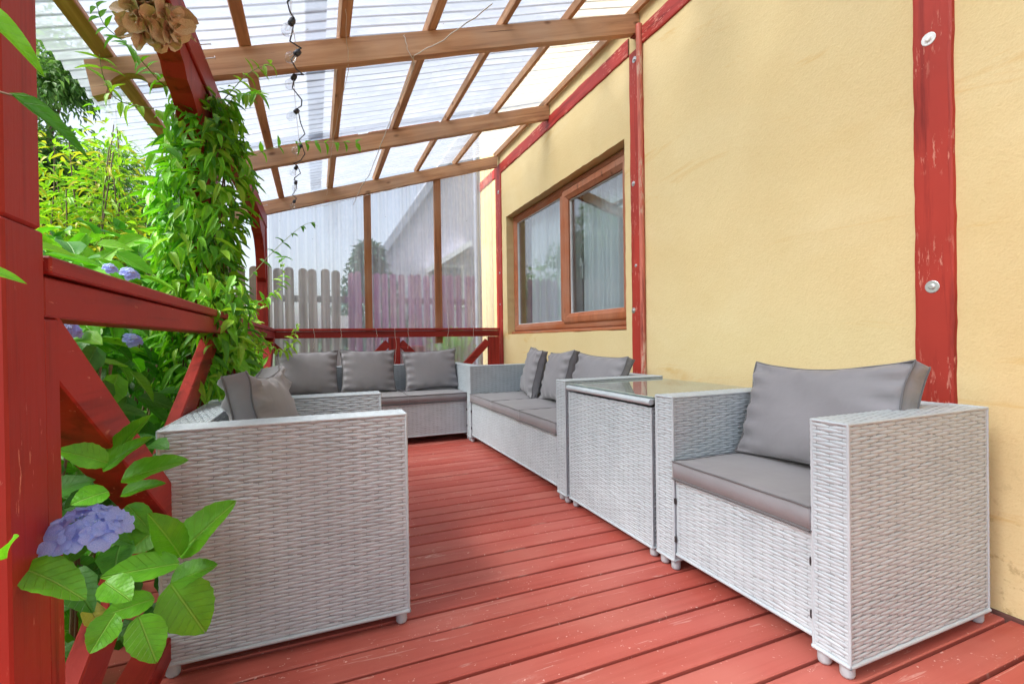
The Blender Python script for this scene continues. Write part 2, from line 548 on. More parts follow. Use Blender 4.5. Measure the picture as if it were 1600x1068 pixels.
TABLEGLASS = mat_table()
BULBGLASS = mat_glass('bulb_glass', (0.93, 0.94, 0.95), 1.3, 0.0)
FRAME = mat_wood('window_frame_brown', 2, ((0.28, 0.075, 0.022), (0.36, 0.10, 0.03), (0.43, 0.13, 0.045)))
FRAMEY = mat_wood('window_frame_brown_y', 1, ((0.28, 0.075, 0.022), (0.36, 0.10, 0.03), (0.43, 0.13, 0.045)))
METAL = mat_plain('zinc', (0.55, 0.55, 0.56), 0.35, 0.9)
PLASTIC_W = mat_plain('white_plastic', (0.8, 0.82, 0.84), 0.4)
BLACK = mat_plain('black_rubber', (0.02, 0.02, 0.022), 0.5)
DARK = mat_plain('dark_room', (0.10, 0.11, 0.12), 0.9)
THREAD = mat_plain('white_thread', (0.62, 0.58, 0.52), 0.8)
CABLE = mat_plain('dark_cable', (0.03, 0.035, 0.05), 0.5)
SOIL = mat_plain('soil', (0.07, 0.05, 0.035), 0.95, var=0.4, scale=20)

# ------------------------------------------------------------------ ground
t = NT('lawn')
vv = t.coord()
c_ = t.ramp(t.noise(vv, 2.0, 6, 0.7), [(0.3, (0.035, 0.07, 0.015)), (0.6, (0.06, 0.11, 0.025)), (0.8, (0.10, 0.11, 0.05))])
LAWN = t.done(t.pbr(c_, 0.95, t.bump(t.noise(vv, 60.0, 4), 0.8, 0.03)))
n_ = 40
gv = []
for j in range(n_ + 1):
    for i in range(n_ + 1):
        X = (i / n_ * 2 - 1); Y = (j / n_ * 2 - 1)
        X = math.copysign(abs(X) ** 2.2, X) * 400; Y = math.copysign(abs(Y) ** 2.2, Y) * 400 + 3
        gv.append((X, Y, -0.38 + (0.02 * math.sin(X * 1.3) * math.cos(Y * 1.1) if abs(X) < 20 else 0)))
gf = [(j * (n_ + 1) + i, j * (n_ + 1) + i + 1, (j + 1) * (n_ + 1) + i + 1, (j + 1) * (n_ + 1) + i) for j in range(n_) for i in range(n_)]
tag(MB().add(gv, gf, True).build('ground', LAWN), 'green garden ground around the raised red deck', kind='structure')

# ------------------------------------------------------------------ deck
dk = MB()
for x in (-0.5, 0.1, 0.7, 1.3, 1.85):
    dk.box(x - 0.03, x + 0.03, -1.25, 5.0, -0.36, -0.032)
dk.box(-0.60, 1.90, -1.25, 5.0, -0.37, -0.3)
deck = dk.build('deck', mat_plain('joist', (0.015, 0.004, 0.004), 0.9))
tag(deck, 'red painted timber deck of the covered veranda', kind='structure')
PITCH = 0.1045
bm_ = [MB().box(-0.62, 1.93, 0, PITCH - 0.0115, -0.03, 0, 0.003).mesh('board') for _ in range(1)]
for k in range(-18, 43):
    y = 0.658 + PITCH * k
    if y > 4.98: break
    o = link('board', bm_[0], deck, DECK, loc=(0, y + 0.003 + random.uniform(-.001, .001), random.uniform(-0.0022, 0)))
    o.rotation_euler = (random.uniform(-0.008, 0.008), 0, random.uniform(-0.0008, 0.0008))
tag(MB().box(-0.655, -0.625, -1.25, 5.0, -0.2, -0.002, 0.003).build('fascia', RED[1], deck))

# ------------------------------------------------------------------ house
WX = 1.918
house = empty('house', (WX, 2.0, 0))
tag(house, 'yellow rendered house wall with red painted timbers and a brown window', 'house')


def hp(name, mb, mat, par=None, fix=False):
    """build in world coordinates, parent to the house"""
    me = mb.mesh(name, fix)
    o = link(name, me, par or house, mat)
    pl = Vector((0, 0, 0)); p = par or house
    while p is not None:
        pl += p.location; p = p.parent
    o.location = -pl
    return o


OY0, OY1, OZ0, OZ1 = 2.652, 4.785, 0.912, 2.182
FX = WX + 0.08


def wall_mesh():
    mb = MB()
    y0, y1, z0, z1 = -1.6, 5.64, -0.36, 3.45
    # wavy opening edges
    def jag(n, amp, s):
        r_ = random.Random(s)
        return [r_.uniform(-amp, amp) for _ in range(n)]
    top = [(OY0 + (OY1 - OY0) * i / 40, OZ1 + j) for i, j in enumerate(jag(41, 0.003, 3))]
    bot = [(OY0 + (OY1 - OY0) * i / 40, OZ0 + j) for i, j in enumerate(jag(41, 0.003, 4))]
    lef = [(OY0 + j, OZ0 + (OZ1 - OZ0) * i / 26) for i, j in enumerate(jag(27, 0.003, 5))]
    rig = [(OY1 + j, OZ0 + (OZ1 - OZ0) * i / 26) for i, j in enumerate(jag(27, 0.003, 6))]
    for a, b in ((top[0], lef[-1]), (top[-1], rig[-1]), (bot[0], lef[0]), (bot[-1], rig[0])): pass
    top[0] = lef[-1] = (OY0, OZ1); top[-1] = rig[-1] = (OY1, OZ1); bot[0] = lef[0] = (OY0, OZ0); bot[-1] = rig[0] = (OY1, OZ0)
    # the wall behind the deck line is ragged at its foot
    V = []; F = []
    def quad_strip(a, b, flip=False, x=WX):
        bidx = len(V)
        for p in a: V.append((x, p[0], p[1]))
        for p in b: V.append((x, p[0], p[1]))
        n = len(a)
        for i in range(n - 1):
            q = (bidx + i, bidx + i + 1, bidx + n + i + 1, bidx + n + i)
            F.append(q[::-1] if flip else q)
    quad_strip(top, [(p[0], z1) for p in top], True)
    quad_strip(bot, [(p[0], z0) for p in bot])
    quad_strip(lef, [(y0, p[1]) for p in lef], True)
    quad_strip(rig, [(y1, p[1]) for p in rig])
    F2 = []
    for (a, b, c, d) in ((y0, OY0, OZ1, z1), (OY1, y1, OZ1, z1), (y0, OY0, z0, OZ0), (OY1, y1, z0, OZ0)):
        k = len(V); V.extend([(WX, a, c), (WX, b, c), (WX, b, d), (WX, a, d)]); F.append((k + 3, k + 2, k + 1, k))
    # reveals
    def reveal(path):
        k = len(V); n = len(path)
        for p in path: V.append((WX, p[0], p[1]))
        for p in path: V.append((FX + 0.06, p[0], p[1]))
        for i in range(n - 1): F.append((k + i, k + i + 1, k + n + i + 1, k + n + i))
    reveal(top); reveal(bot[::-1]); reveal(lef[::-1]); reveal(rig)
    # end wall and back, so the house is solid
    k = len(V)
    V.extend([(WX, y1, z0), (WX + 5, y1, z0), (WX + 5, y1, z1), (WX, y1, z1)]); F.append((k, k + 1, k + 2, k + 3))
    k = len(V)
    V.extend([(WX, y0, z0), (WX + 5, y0, z0), (WX + 5, y0, z1), (WX, y0, z1)]); F.append((k + 3, k + 2, k + 1, k))
    k = len(V)
    V.extend([(WX, y0, z1), (WX + 5, y0, z1), (WX + 5, y1, z1), (WX, y1, z1)]); F.append((k, k + 1, k + 2, k + 3))
    mb.add(V, F)
    return mb


hp('wall', wall_mesh(), STUCCO)
# dark strip under the render at the deck
hp('plinth', MB().box(WX - 0.012, WX + 0.0, -1.5, 5.0, -0.03, 0.012, 0.004), mat_plain('plinth', (0.12, 0.05, 0.04), 0.9))


def ragged(p0, p1, a0, a1, horizontal, seed, n=70, thick=0.011, amp=0.0022):
    """flat timber let into the render with uneven painted edges"""
    r_ = random.Random(seed)
    mb = MB()
    V = []; F = []
    lo = hi = 0.0
    for i in range(n + 1):
        s = p0 + (p1 - p0) * i / n
        lo = lo * 0.6 + r_.uniform(-amp, amp); hi = hi * 0.6 + r_.uniform(-amp, amp)
        e0, e1 = a0 + lo, a1 + hi
        row = [(WX + 0.004, e0 - 0.001), (WX - thick * 0.8, e0 + 0.004), (WX - thick, e0 + 0.012), (WX - thick, e1 - 0.012), (WX - thick * 0.8, e1 - 0.004), (WX + 0.004, e1 + 0.001)]
        for x, a in row:
            V.append((x, s, a) if horizontal else (x, a, s))
    m = 6
    for i in range(n):
        for k in range(m - 1):
            q = (i * m + k, (i + 1) * m + k, (i + 1) * m + k + 1, i * m + k + 1)
            F.append(q if not horizontal else q[::-1])
    mb.add(V, F, False)
    return mb


for (a0, a1, sd_) in ((0.878, 0.994, 1), (2.447, 2.582, 2), (4.912, 5.085, 3)):
    o = hp('timber_post', ragged(-0.3, 2.69 if a0 < 4 else 2.80, a0, a1, False, sd_), REDW[2])
for (p0, p1, sd_) in ((-1.5, 2.445, 4), (2.584, 4.91, 5), (5.087, 5.63, 6)):
    hp('timber_rail', ragged(p0, p1, 2.69, 2.805, True, sd_), REDW[1])
hp('timber_post', ragged(2.805, 2.90, 2.50, 2.56, False, 9, 6), REDW[2])
# a split pole nailed to the edge of the middle post
hp('half_round_strip', MB().tube([(WX - 0.012, 2.462, 0.3), (WX - 0.013, 2.460, 1.4), (WX - 0.012, 2.463, 2.2), (WX - 0.02, 2.458, 2.815)], [0.017, 0.018, 0.017, 0.02], 8), mat_paint_red('pale_worn_red', 2, 3.4, (0.5, 0.14, 0.1), (0.6, 0.36, 0.27)))


def bolt(y, z, r_=0.016):
    mb = MB()
    Mx = Matrix.Translation((WX - 0.011, y, z)) @ Matrix.Rotation(-PI / 2, 4, 'Y')
    mb.lathe([(r_, -0.002), (r_, 0.0012), (r_ * 0.93, 0.002), (r_ * 0.45, 0.002), (r_ * 0.43, 0.0055), (r_ * 0.3, 0.007), (0.0, 0.007)], 14, Mx, False)
    return mb


for (y, z, r_) in ((0.944, 1.841, 0.021), (0.940, 1.015, 0.021), (2.52, 2.632, 0.02), (2.545, 1.849, 0.017), (2.56, 1.035, 0.019), (2.53, 1.32, 0.011), (4.98, 2.5, 0.02), (4.97, 1.6, 0.014), (4.97, 1.25, 0.012)):
    hp('bolt', bolt(y, z, r_), METAL if z != 1.841 else PLASTIC_W, fix=True)
# downpipe at the far corner
hp('downpipe', MB().tube([(WX - 0.045, 5.66, -0.2), (WX - 0.045, 5.66, 3.3)], 0.035, 12), mat_plain('downpipe_grey', (0.22, 0.25, 0.32), 0.4))

# window
win = empty('window', (0, 0, 0)); win.parent = house; win.location = (FX - WX, 1.6, 1.5)


def wp(name, mb, mat, par=None):
    return hp(name, mb, mat, par or win)


def frame_ring(y0, y1, z0, z1, t_, x0, x1, tb=None, r_=0.012):
    """mitred frame: profile swept round a rectangle, rounded outside face"""
    tb = tb or t_
    mb = MB()
    prof = [(0, x1), (0, x0 + r_), (r_ * 0.5, x0 + 0.003), (r_ * 1.3, x0), (1, x0)]
    V = []
    prof = [(0.0, x1), (0.0, x0 + r_), (0.12, x0 + 0.003), (0.28, x0), (0.62, x0), (0.72, x0 + 0.006), (1.0, x0 + 0.02), (1.0, x1)]
    corners = []
    for f, x in prof:
        a, b = t_ * f, tb * f
        corners.append([(x, y0 + a, z0 + b), (x, y1 - a, z0 + b), (x, y1 - a, z1 - a), (x, y0 + a, z1 - a)])
    for c in corners: V += c
    F = []
    for i in range(len(prof) - 1):
        for k in range(4):
            F.append((i * 4 + k, i * 4 + (k + 1) % 4, (i + 1) * 4 + (k + 1) % 4, (i + 1) * 4 + k))
    mb.add(V, F)
    return mb


wp('frame', frame_ring(OY0 + 0.004, OY1 - 0.004, OZ0 + 0.028, OZ1 - 0.004, 0.075, FX - 0.005, FX + 0.05), FRAMEY)
wp('sill', MB().box(FX - 0.035, FX + 0.05, OY0 + 0.003, OY1 - 0.003, OZ0 + 0.003, OZ0 + 0.027, 0.006), FRAMEY)
wp('mullion', MB().box(FX - 0.003, FX + 0.05, 3.625, 3.715, OZ0 + 0.102, OZ1 - 0.08, 0.008), FRAME)
sash = wp('sash', frame_ring(2.70, 3.645, OZ0 + 0.075, OZ1 - 0.06, 0.085, FX - 0.022, FX + 0.03), FRAME)
wp('pane', MB().box(FX + 0.022, FX + 0.03, 2.78, 3.565, OZ0 + 0.15, OZ1 - 0.14), GLASS, sash)
wp('pane', MB().box(FX + 0.030, FX + 0.038, 3.71, 4.712, OZ0 + 0.098, OZ1 - 0.074), GLASS)
wp('glazing_bead', frame_ring(3.712, 4.71, OZ0 + 0.1, OZ1 - 0.076, 0.010, FX + 0.018, FX + 0.030), PLASTIC_W)
wp('glazing_bead', frame_ring(2.786, 3.56, OZ0 + 0.156, OZ1 - 0.146, 0.010, FX + 0.012, FX + 0.022), PLASTIC_W, sash)
wp('handle', MB().box(FX + 0.06, FX + 0.075, 3.47, 3.50, 1.46, 1.53, 0.004).box(FX + 0.075, FX + 0.09, 3.475, 3.495, 1.36, 1.50, 0.005), METAL, sash)
# the room behind the glass
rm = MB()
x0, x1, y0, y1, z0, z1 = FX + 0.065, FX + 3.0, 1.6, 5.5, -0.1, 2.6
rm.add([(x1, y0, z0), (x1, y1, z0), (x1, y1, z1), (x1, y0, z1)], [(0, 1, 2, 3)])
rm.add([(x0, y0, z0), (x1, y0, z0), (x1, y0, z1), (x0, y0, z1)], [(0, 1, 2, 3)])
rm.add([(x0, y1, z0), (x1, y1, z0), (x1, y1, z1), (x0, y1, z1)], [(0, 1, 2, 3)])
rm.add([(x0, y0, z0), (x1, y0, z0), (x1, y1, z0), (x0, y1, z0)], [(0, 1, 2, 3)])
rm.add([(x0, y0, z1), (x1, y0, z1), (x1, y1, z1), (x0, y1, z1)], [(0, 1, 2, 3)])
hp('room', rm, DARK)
# net curtains
t = NT('net_curtain')
vv = t.coord('Object', (1, 30, 1))
tcol = t.ramp(t.noise(vv, 1.0, 3), [(0.3, (0.80, 0.87, 0.93)), (0.7, (0.90, 0.94, 0.96))])
d1 = t.n('BsdfDiffuse'); t.set(d1, 'Color', tcol)
d2 = t.n('BsdfTransparent')
mm = t.n('MixShader'); mm.inputs[0].default_value = 0.12
t.t.links.new(d1.outputs[0], mm.inputs[1]); t.t.links.new(d2.outputs[0], mm.inputs[2])
NET = t.done(mm.outputs[0])


def curtain(y0, y1, seed, label):
    r_ = random.Random(seed)
    V = []; F = []
    n = 260; rows = 14
    ph = 0; prof = []
    a_ = 0.03
    for i in range(n + 1):
        ph += r_.uniform(0.22, 0.5)
        a_ = max(0.012, min(0.045, a_ + r_.uniform(-0.004, 0.004)))
        prof.append((ph, a_))
    for j in range(rows + 1):
        z = 0.85 + 1.4 * j / rows
        for i in range(n + 1):
            ph, a_ = prof[i]
            V.append((FX + 0.14 + a_ * math.sin(ph + 0.25 * math.sin(z * 2)) * (1.15 - 0.3 * j / rows), y0 + (y1 - y0) * i / n + 0.006 * math.cos(ph), z))
    for j in range(rows):
        for i in range(n):
            q = j * (n + 1) + i
            F.append((q, q + 1, q + n + 2, q + n + 1))
    o = MB().add(V, F, True).build('curtain', NET)
    tag(o, label, 'curtain', 'net curtains behind the window')


curtain(2.60, 3.50, 1, 'white net curtain hanging behind the right opening sash of the window')
curtain(3.62, 4.55, 2, 'white net curtain hanging behind the left fixed pane of the window')

# ------------------------------------------------------------------ pergola
perg = empty('pergola', (0.7, 3, 0))
tag(perg, 'veranda roof of raw timber beams and clear corrugated sheets on red posts', 'pergola')
SL = 0.314
ANG = math.atan(SL)
def bz(x): return 2.78 + (x - WX) * SL      # underside of the cross beams


def pp(name, mb, mat, par=None, fix=False):
    me = mb.mesh(name, fix)
    o = link(name, me, par or perg, mat)
    pl = Vector((0, 0, 0)); p = par or perg
    while p is not None:
        pl += p.location; p = p.parent
    o.location = -pl
    return o


BH = 0.121
for yb in (-0.02, 1.235, 2.472, 3.722, 4.942):
    poly = []
    xr = WX - (0.004 if yb < 4.8 else 0.03)
    xl = -0.862 if yb < 4.8 else -0.862
    n = 24
    # underside from the wall to the notch
    for i in range(n + 1):
        x = xr + (-0.645 - xr) * i / n
        poly.append((x, bz(x) + 0.0015 * math.sin(i * 1.7 + yb)))
    cx, rr_ = -0.716, 0.071
    for i in range(13):
        a = PI * i / 12
        x = cx + rr_ * math.cos(a); poly.append((x, bz(x) - 0.012 + 0.062 * math.sin(a)))
    poly.append((-0.790, bz(-0.79) - 0.025)); poly.append((-0.835, bz(-0.835) - 0.032))
    poly.append((xl, bz(xl) + BH - 0.004))
    for i in range(n + 1):
        x = xl + (xr - xl) * i / n
        poly.append((x, bz(x) + BH + 0.0012 * math.sin(i * 2.1 + yb * 3)))
    pp('cross_beam', MB().prism(poly, 1, yb, yb + 0.052), WOOD[0], fix=True)
pp('beam_hanger', MB().box(WX - 0.035, WX - 0.001, 2.46, 2.53, 2.765, 2.782, 0.003), REDW[0])

RX = [-0.79, -0.275, 0.155, 0.59, 1.005, 1.42, 1.895]
RWD = [0.06, 0.05, 0.05, 0.05, 0.034, 0.034, 0.034]
for x, wd in zip(RX, RWD):
    z = bz(x) + BH
    mb = MB()
    Mx = Matrix.Translation((x, 0, z)) @ Matrix.Rotation(-ANG, 4, 'Y')
    mb.box(-wd / 2, wd / 2, -1.0, 5.02, 0.003, 0.048, 0.003, Mx)
    pp('rafter', mb, WOOD[1])
# orange laths seen on top of the beams
for (yb, xa, xb) in ((2.535, -0.25, 0.75), (3.785, -0.25, 1.0)):
    mb = MB()
    L_ = (xb - xa) / math.cos(ANG)
    Mx = Matrix.Translation((xa, yb, bz(xa) + BH + 0.002)) @ Matrix.Rotation(-ANG, 4, 'Y')
    for k in range(2):
        mb.box(0.03 + k * L_ * 0.5, L_ * 0.5 - 0.03 + k * L_ * 0.5 - 0.02, 0, 0.025, 0, 0.03, 0.002, Mx)
    pp('lath', mb, ORANGE)


def corr(xa, xb, ya, yb_, zoff, seed, amp=0.0085, pitch=0.076, nx=16):
    r_ = np.random.default_rng(seed)
    ny = int((yb_ - ya) / pitch * 8)
    X, Y = np.meshgrid(np.linspace(xa, xb, nx), np.linspace(ya, yb_, ny))
    ph = 2 * np.pi * Y / pitch
    zz = 2.78 + (X - WX) * SL + BH + 0.048 + 0.012 + zoff + amp * np.sin(ph)
    sag = 0.004 * np.sin(X * 5 + seed) + 0.005 * np.sin(Y * 2.3 + seed * 1.3) + 0.0015 * np.sin(Y * 31 + X * 3)
    zz = zz + sag
    V = np.stack([X, Y, zz], -1).reshape(-1, 3)
    idx = np.arange(nx * ny).reshape(ny, nx)
    F = np.stack([idx[:-1, :-1], idx[:-1, 1:], idx[1:, 1:], idx[1:, :-1]], -1).reshape(-1, 4)
    return V, F


k = 0
ys = [-1.0, -0.05, 0.9, 1.85, 2.8, 3.75, 5.08]
for i in range(len(ys) - 1):
    for (xa, xb, zo) in ((-0.985, 0.07, 0.0), (-0.03, WX - 0.003, 0.004)):
        V, F = corr(xa, xb, ys[i], ys[i + 1] + 0.09 if i < 5 else ys[i + 1], zo + 0.0015 * (i % 2), i * 2 + (xa > -0.5))
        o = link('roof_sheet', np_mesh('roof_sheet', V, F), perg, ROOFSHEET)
        o.location = -perg.location

# eaves beam, posts and braces
EX0, EX1 = -0.500, -0.405
pp('eaves_beam', MB().box(EX0, EX1, -0.95, 5.02, 1.93, 2.048, 0.004), RED[1])
pp('post', MB().box(EX0 + 0.002, EX1 - 0.002, 2.425, 2.515, -0.3, 1.928, 0.005), RED[2])
pp('post', MB().box(EX0 + 0.002, EX1 - 0.002, 4.93, 5.02, -0.3, 1.928, 0.005), RED[2])
post_near = pp('post', MB().box(-0.437, -0.345, 0.762, 0.848, 1.018, 1.928, 0.004), RED[2])
pp('post', MB().box(-0.440, -0.3435, 0.759, 0.850, -0.3, 1.016, 0.003), RED[2])


def brace(ypost, dirn, L_=0.50, H_=0.52):
    """curved knee brace in the plane of the posts: concave lower edge"""
    pts_o = []; pts_i = []
    n = 14
    for i in range(n + 1):
        a = (PI / 2) * i / n
        # inner (lower) edge: ellipse quarter bulging towards the corner
        yi = ypost + dirn * (L_ - (L_ - 0.02) * math.cos(a * 0.98) - 0.0)
        zi = 1.93 - H_ + (H_ - 0.012) * math.sin(a)
        pts_i.append((yi, zi))
    poly = [(ypost, 1.93 - H_)] + pts_i[1:] + [(ypost + dirn * L_, 1.928), (ypost + dirn * (L_ - 0.30), 1.928), (ypost, 1.66), ]
    return poly


def knee(ypost, dirn):
    y = lambda d: ypost + dirn * d
    poly = [(y(0), 1.42), (y(0.05), 1.45), (y(0.075), 1.53), (y(0.10), 1.62), (y(0.15), 1.70), (y(0.22), 1.765), (y(0.30), 1.80), (y(0.38), 1.815), (y(0.42), 1.85), (y(0.47), 1.86), (y(0.50), 1.928), (y(0), 1.928)]
    return MB().prism(poly, 0, -0.489, -0.416)


pp('knee_brace', knee(2.423, -1), RED[2], fix=True)
pp('knee_brace', knee(2.517, 1), RED[2], fix=True)
pp('knee_brace', knee(4.928, -1), RED[2], fix=True)
pp('knee_brace', knee(0.855, 1), RED[2], fix=True)
for y in (2.2, 2.3, 4.6):
    pp('nail', MB().tube([(EX1 - 0.01, y, 2.03), (EX1 + 0.035, y, 2.045)], 0.0022, 6).tube([(EX1 + 0.035, y, 2.045), (EX1 + 0.037, y, 2.046)], 0.006, 8), METAL)

# ------------------------------------------------------------------ railings


def railing_y(y0, y1, label, braces, endpost=True):
    r = empty('railing', (-0.39, y0, 0))
    tag(r, label, 'railing', 'red timber railings round the deck')

    def q(name, mb, mat, fix=False):
        o = link(name, mb.mesh(name, fix), r, mat); o.location = -r.location; return o
    q('handrail', MB().box(-0.450, -0.338, y0, y1, 0.960, 0.985, 0.003), RED[1])
    q('top_rail', MB().box(-0.432, -0.346, y0, y1, 0.900, 0.957, 0.003), RED[1])
    q('bottom_rail', MB().box(-0.425, -0.355, y0, y1, 0.05, 0.11, 0.003), RED[1])
    if endpost:
        q('end_post', MB().box(-0.43, -0.347, y0, y0 + 0.043, 0.112, 0.898, 0.003), RED[2])
    for (ya, za, yb_, zb, xf) in braces:
        d = Vector((0, yb_ - ya, zb - za)); L_ = d.length; ang = math.atan2(zb - za, yb_ - ya)
        Mx = Matrix.Translation((xf, ya, za)) @ Matrix.Rotation(ang, 4, 'X')
        q('brace', MB().box(-0.038, 0.038, 0, L_, -0.082, 0.0, 0.003, Mx), RED[1])
    return r


railing_y(0.855, 2.42, 'red timber railing with crossed braces beside the left foreground armchair',
          [(0.90, 0.905, 2.02, 0.115, -0.386)])
railing_y(2.52, 4.925, 'red timber railing beyond the vine covered post, mostly hidden by leaves',
          [(2.56, 0.89, 3.6, 0.14, -0.386), (4.88, 0.89, 3.8, 0.19, -0.386)])
tag(MB().box(-0.04, 0.04, -0.04, 0.04, 0.0, 0.86, 0.008).build('stake', mat_paint_red('bleached_red', 2, 3.5, (0.62, 0.25, 0.16), (0.72, 0.5, 0.38)), loc=(-0.42, 3.36, 0)),
    'short sun bleached orange timber stake half hidden in the climbing vine', 'stake')
# the second board of the cross, farther out
o = None
for r_ in [x for x in C.objects if x.name == 'railing']:
    pts = ((0.905, 0.30), (2.41, 1.05))
    ang = math.atan2(0.70 - 0.0, 1.45)
    Mx = Matrix.Translation((-0.386, 0.90, 0.20)) @ Matrix.Rotation(math.radians(27.5), 4, 'X')
    ob = link('brace', MB().box(-0.036, 0.0, 0.0, 1.62, -0.095, 0.0, 0.003, Mx).mesh('brace'), r_, RED[1])
    ob.location = -r_.location

back = empty('railing', (0.7, 4.9, 0))
tag(back, 'red timber railing with slanting braces along the back of the deck, behind the sofa', 'railing', 'red timber railings round the deck')


def bq(name, mb, mat, fix=False):
    o = link(name, mb.mesh(name, fix), back, mat); o.location = -back.location; return o


bq('handrail', MB().box(-0.395, 1.862, 4.862, 4.958, 0.963, 0.987, 0.004), RED[0])
bq('top_rail', MB().box(-0.395, 1.862, 4.886, 4.934, 0.897, 0.960, 0.003), RED[0])
bq('bottom_rail', MB().box(-0.395, 1.73, 4.886, 4.934, 0.05, 0.11, 0.003), RED[0])
bq('post', MB().box(0.676, 0.786, 4.880, 4.938, 0.002, 0.894, 0.004), RED[2])
bq('post', MB().box(1.738, 1.856, 4.880, 4.938, 0.002, 0.894, 0.004), RED[2])
for (xa, za, sgn) in ((0.675, 0.895, -1), (0.787, 0.895, 1), (1.737, 0.895, -1), (-0.395, 0.895, 1)):
    Mx = Matrix.Translation((xa, 4.91, za - 0.10)) @ Matrix.Rotation(R(45) if sgn > 0 else R(135), 4, 'Y')
    if sgn > 0: bq('brace', MB().box(-0.03, 0.62, -0.021, 0.021, 0.0, 0.075, 0.003, Mx), RED[0])
    else: bq('brace', MB().box(-0.03, 0.62, -0.021, 0.021, -0.075, 0.0, 0.003, Mx), RED[0])

# ------------------------------------------------------------------ end screen of corrugated sheet
scr = empty('plastic_screen', (0.7, 4.99, 0))
tag(scr, 'clear corrugated plastic wind screen on two brown studs at the end of the veranda', 'screen')


def vcorr(xa, xb, y, seed, pitch=0.076, amp=0.0085, nz=20):
    nx = int((xb - xa) / pitch * 8)
    X, Z = np.meshgrid(np.linspace(xa, xb, nx), np.linspace(0, 1, nz))
    top = 2.78 + (X - WX) * SL + 0.02
    Zr = 0.0 + top * Z
    Yv = y + amp * np.sin(2 * np.pi * X / pitch + 0.15 * np.sin(Zr * 2 + seed)) + 0.006 * np.sin(Zr * 2.1 + seed) + 0.003 * np.sin(X * 9)
    V = np.stack([X, Yv, Zr], -1).reshape(-1, 3)
    idx = np.arange(nx * nz).reshape(nz, nx)
    F = np.stack([idx[:-1, :-1], idx[:-1, 1:], idx[1:, 1:], idx[1:, :-1]], -1).reshape(-1, 4)
    return V, F


for i, (xa, xb) in enumerate(((-0.395, 0.53), (0.47, 1.26), (1.20, 1.855))):
    V, F = vcorr(xa, xb, 5.022 + 0.003 * (i % 2), i)
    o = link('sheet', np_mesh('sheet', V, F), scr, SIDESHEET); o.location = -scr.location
for (xa, xb, z0) in ((0.462, 0.530, 0.9), (1.176, 1.246, 0.83)):
    o = MB().prism([(xa, z0), (xb, z0), (xb, bz(xb) - 0.002), (xa, bz(xa) - 0.002)], 1, 4.962, 5.006).build('stud', WOOD[2], scr, fix=True); o.location = -scr.location

# ------------------------------------------------------------------ rattan weave


def float_proto():
    """one lens-shaped run of flat cane over a stake; u -1..1, v -1..1"""
    nu, nv = 5, 4
    us = np.array([-1.0, -0.55, 0.0, 0.55, 1.0]); vs = np.array([-1, -0.5, 0.5, 1.0])
    P = []
    for u in us:
        for v in vs:
            wdt = 0.55 + 0.53 * (1 - abs(u) ** 2.2)
            h = (1 - u * u) ** 0.8 * 0.75 + 0.0
            c = (1 - abs(v) ** 2.2)
            P.append((u, v * wdt, -0.30 + h * (0.5 + 0.6 * c) + 0.25 * c))
    idx = np.arange(nu * nv).reshape(nu, nv)
    F = np.stack([idx[:-1, :-1], idx[1:, :-1], idx[1:, 1:], idx[:-1, 1:]], -1).reshape(-1, 4)
    return np.array(P), F


FP, FF = float_proto()
DU, DV = 0.0350, 0.0093


class Weave:
    def __init__(s): s.V = []; s.F = []; s.n = 0

    def face(s, o, U, Vv, N, wu, wv, seed=0, du=DU, dv=DV):
        """o corner, U/Vv unit directions, N outward; strands run along U"""
        g = np.random.default_rng(seed + int(wu * 1000) + int(wv * 7919))
        o, U, Vv, N = (np.array(a, float) for a in (o, U, Vv, N))
        nu = max(1, round(wu / du)); nv = max(1, round(wv / dv))
        du = wu / nu; dv = wv / nv
        cs = []
        for j in range(nv):
            for i in range(-1 + (j % 2), nu + 1, 2):
                a = max(0.0, (i) * du + du * 0.5 - du * 0.98); b = min(wu, (i) * du + du * 0.5 + du * 0.98)
                if b - a < du * 0.25: continue
                cs.append(((a + b) / 2, (j + 0.5) * dv, (b - a) / 2))
        cs = np.array(cs)
        m = len(cs)
        P = FP[None].repeat(m, 0)
        hu = cs[:, 2]
        jit = g.normal(0, 1, (m, 3))
        uu = cs[:, 0, None] + P[:, :, 0] * hu[:, None]
        vv_ = cs[:, 1, None] + P[:, :, 1] * (dv * 0.52) * (1 + 0.05 * jit[:, 0, None]) + jit[:, 1, None] * dv * 0.06 + P[:, :, 0] * jit[:, 2, None] * dv * 0.06
        hh = 0.0010 + P[:, :, 2] * 0.0036 * (1 + 0.12 * jit[:, 2, None]) * (hu[:, None] / (du * 0.98)) ** 0.5
        W = o + uu[..., None] * U + vv_[..., None] * Vv + hh[..., None] * N
        F = (FF[None] + (np.arange(m) * len(FP))[:, None, None]).reshape(-1, 4)
        if np.dot(np.cross(U, Vv), N) < 0: F = F[:, ::-1]
        s.V.append(W.reshape(-1, 3)); s.F.append(F + s.n); s.n += m * len(FP)
        # stakes
        st = []
        for i in range(nu + 1):
            c = min(max(i * du + (0.5 * du if False else 0.0), 0.004), wu - 0.004)
            for sgn, h in ((-1, 0.0004), (0, 0.0022), (1, 0.0004)):
                for t_ in (0, 1):
                    st.append(o + (c + sgn * 0.0050) * U + (t_ * wv) * Vv + h * N)
        st = np.array(st).reshape(nu + 1, 3, 2, 3)
        V2 = st.reshape(-1, 3)
        f2 = []
        for i in range(nu + 1):
            b0 = i * 6
            for k_ in (0, 1):
                f2.append((b0 + k_ * 2, b0 + k_ * 2 + 2, b0 + k_ * 2 + 3, b0 + k_ * 2 + 1))
        F2 = np.array(f2)
        if np.dot(np.cross(U, Vv), N) < 0: F2 = F2[:, ::-1]
        s.V.append(V2); s.F.append(F2 + s.n); s.n += len(V2)

    def mesh(s, name='weave'):
        return np_mesh(name, np.concatenate(s.V), np.concatenate(s.F))


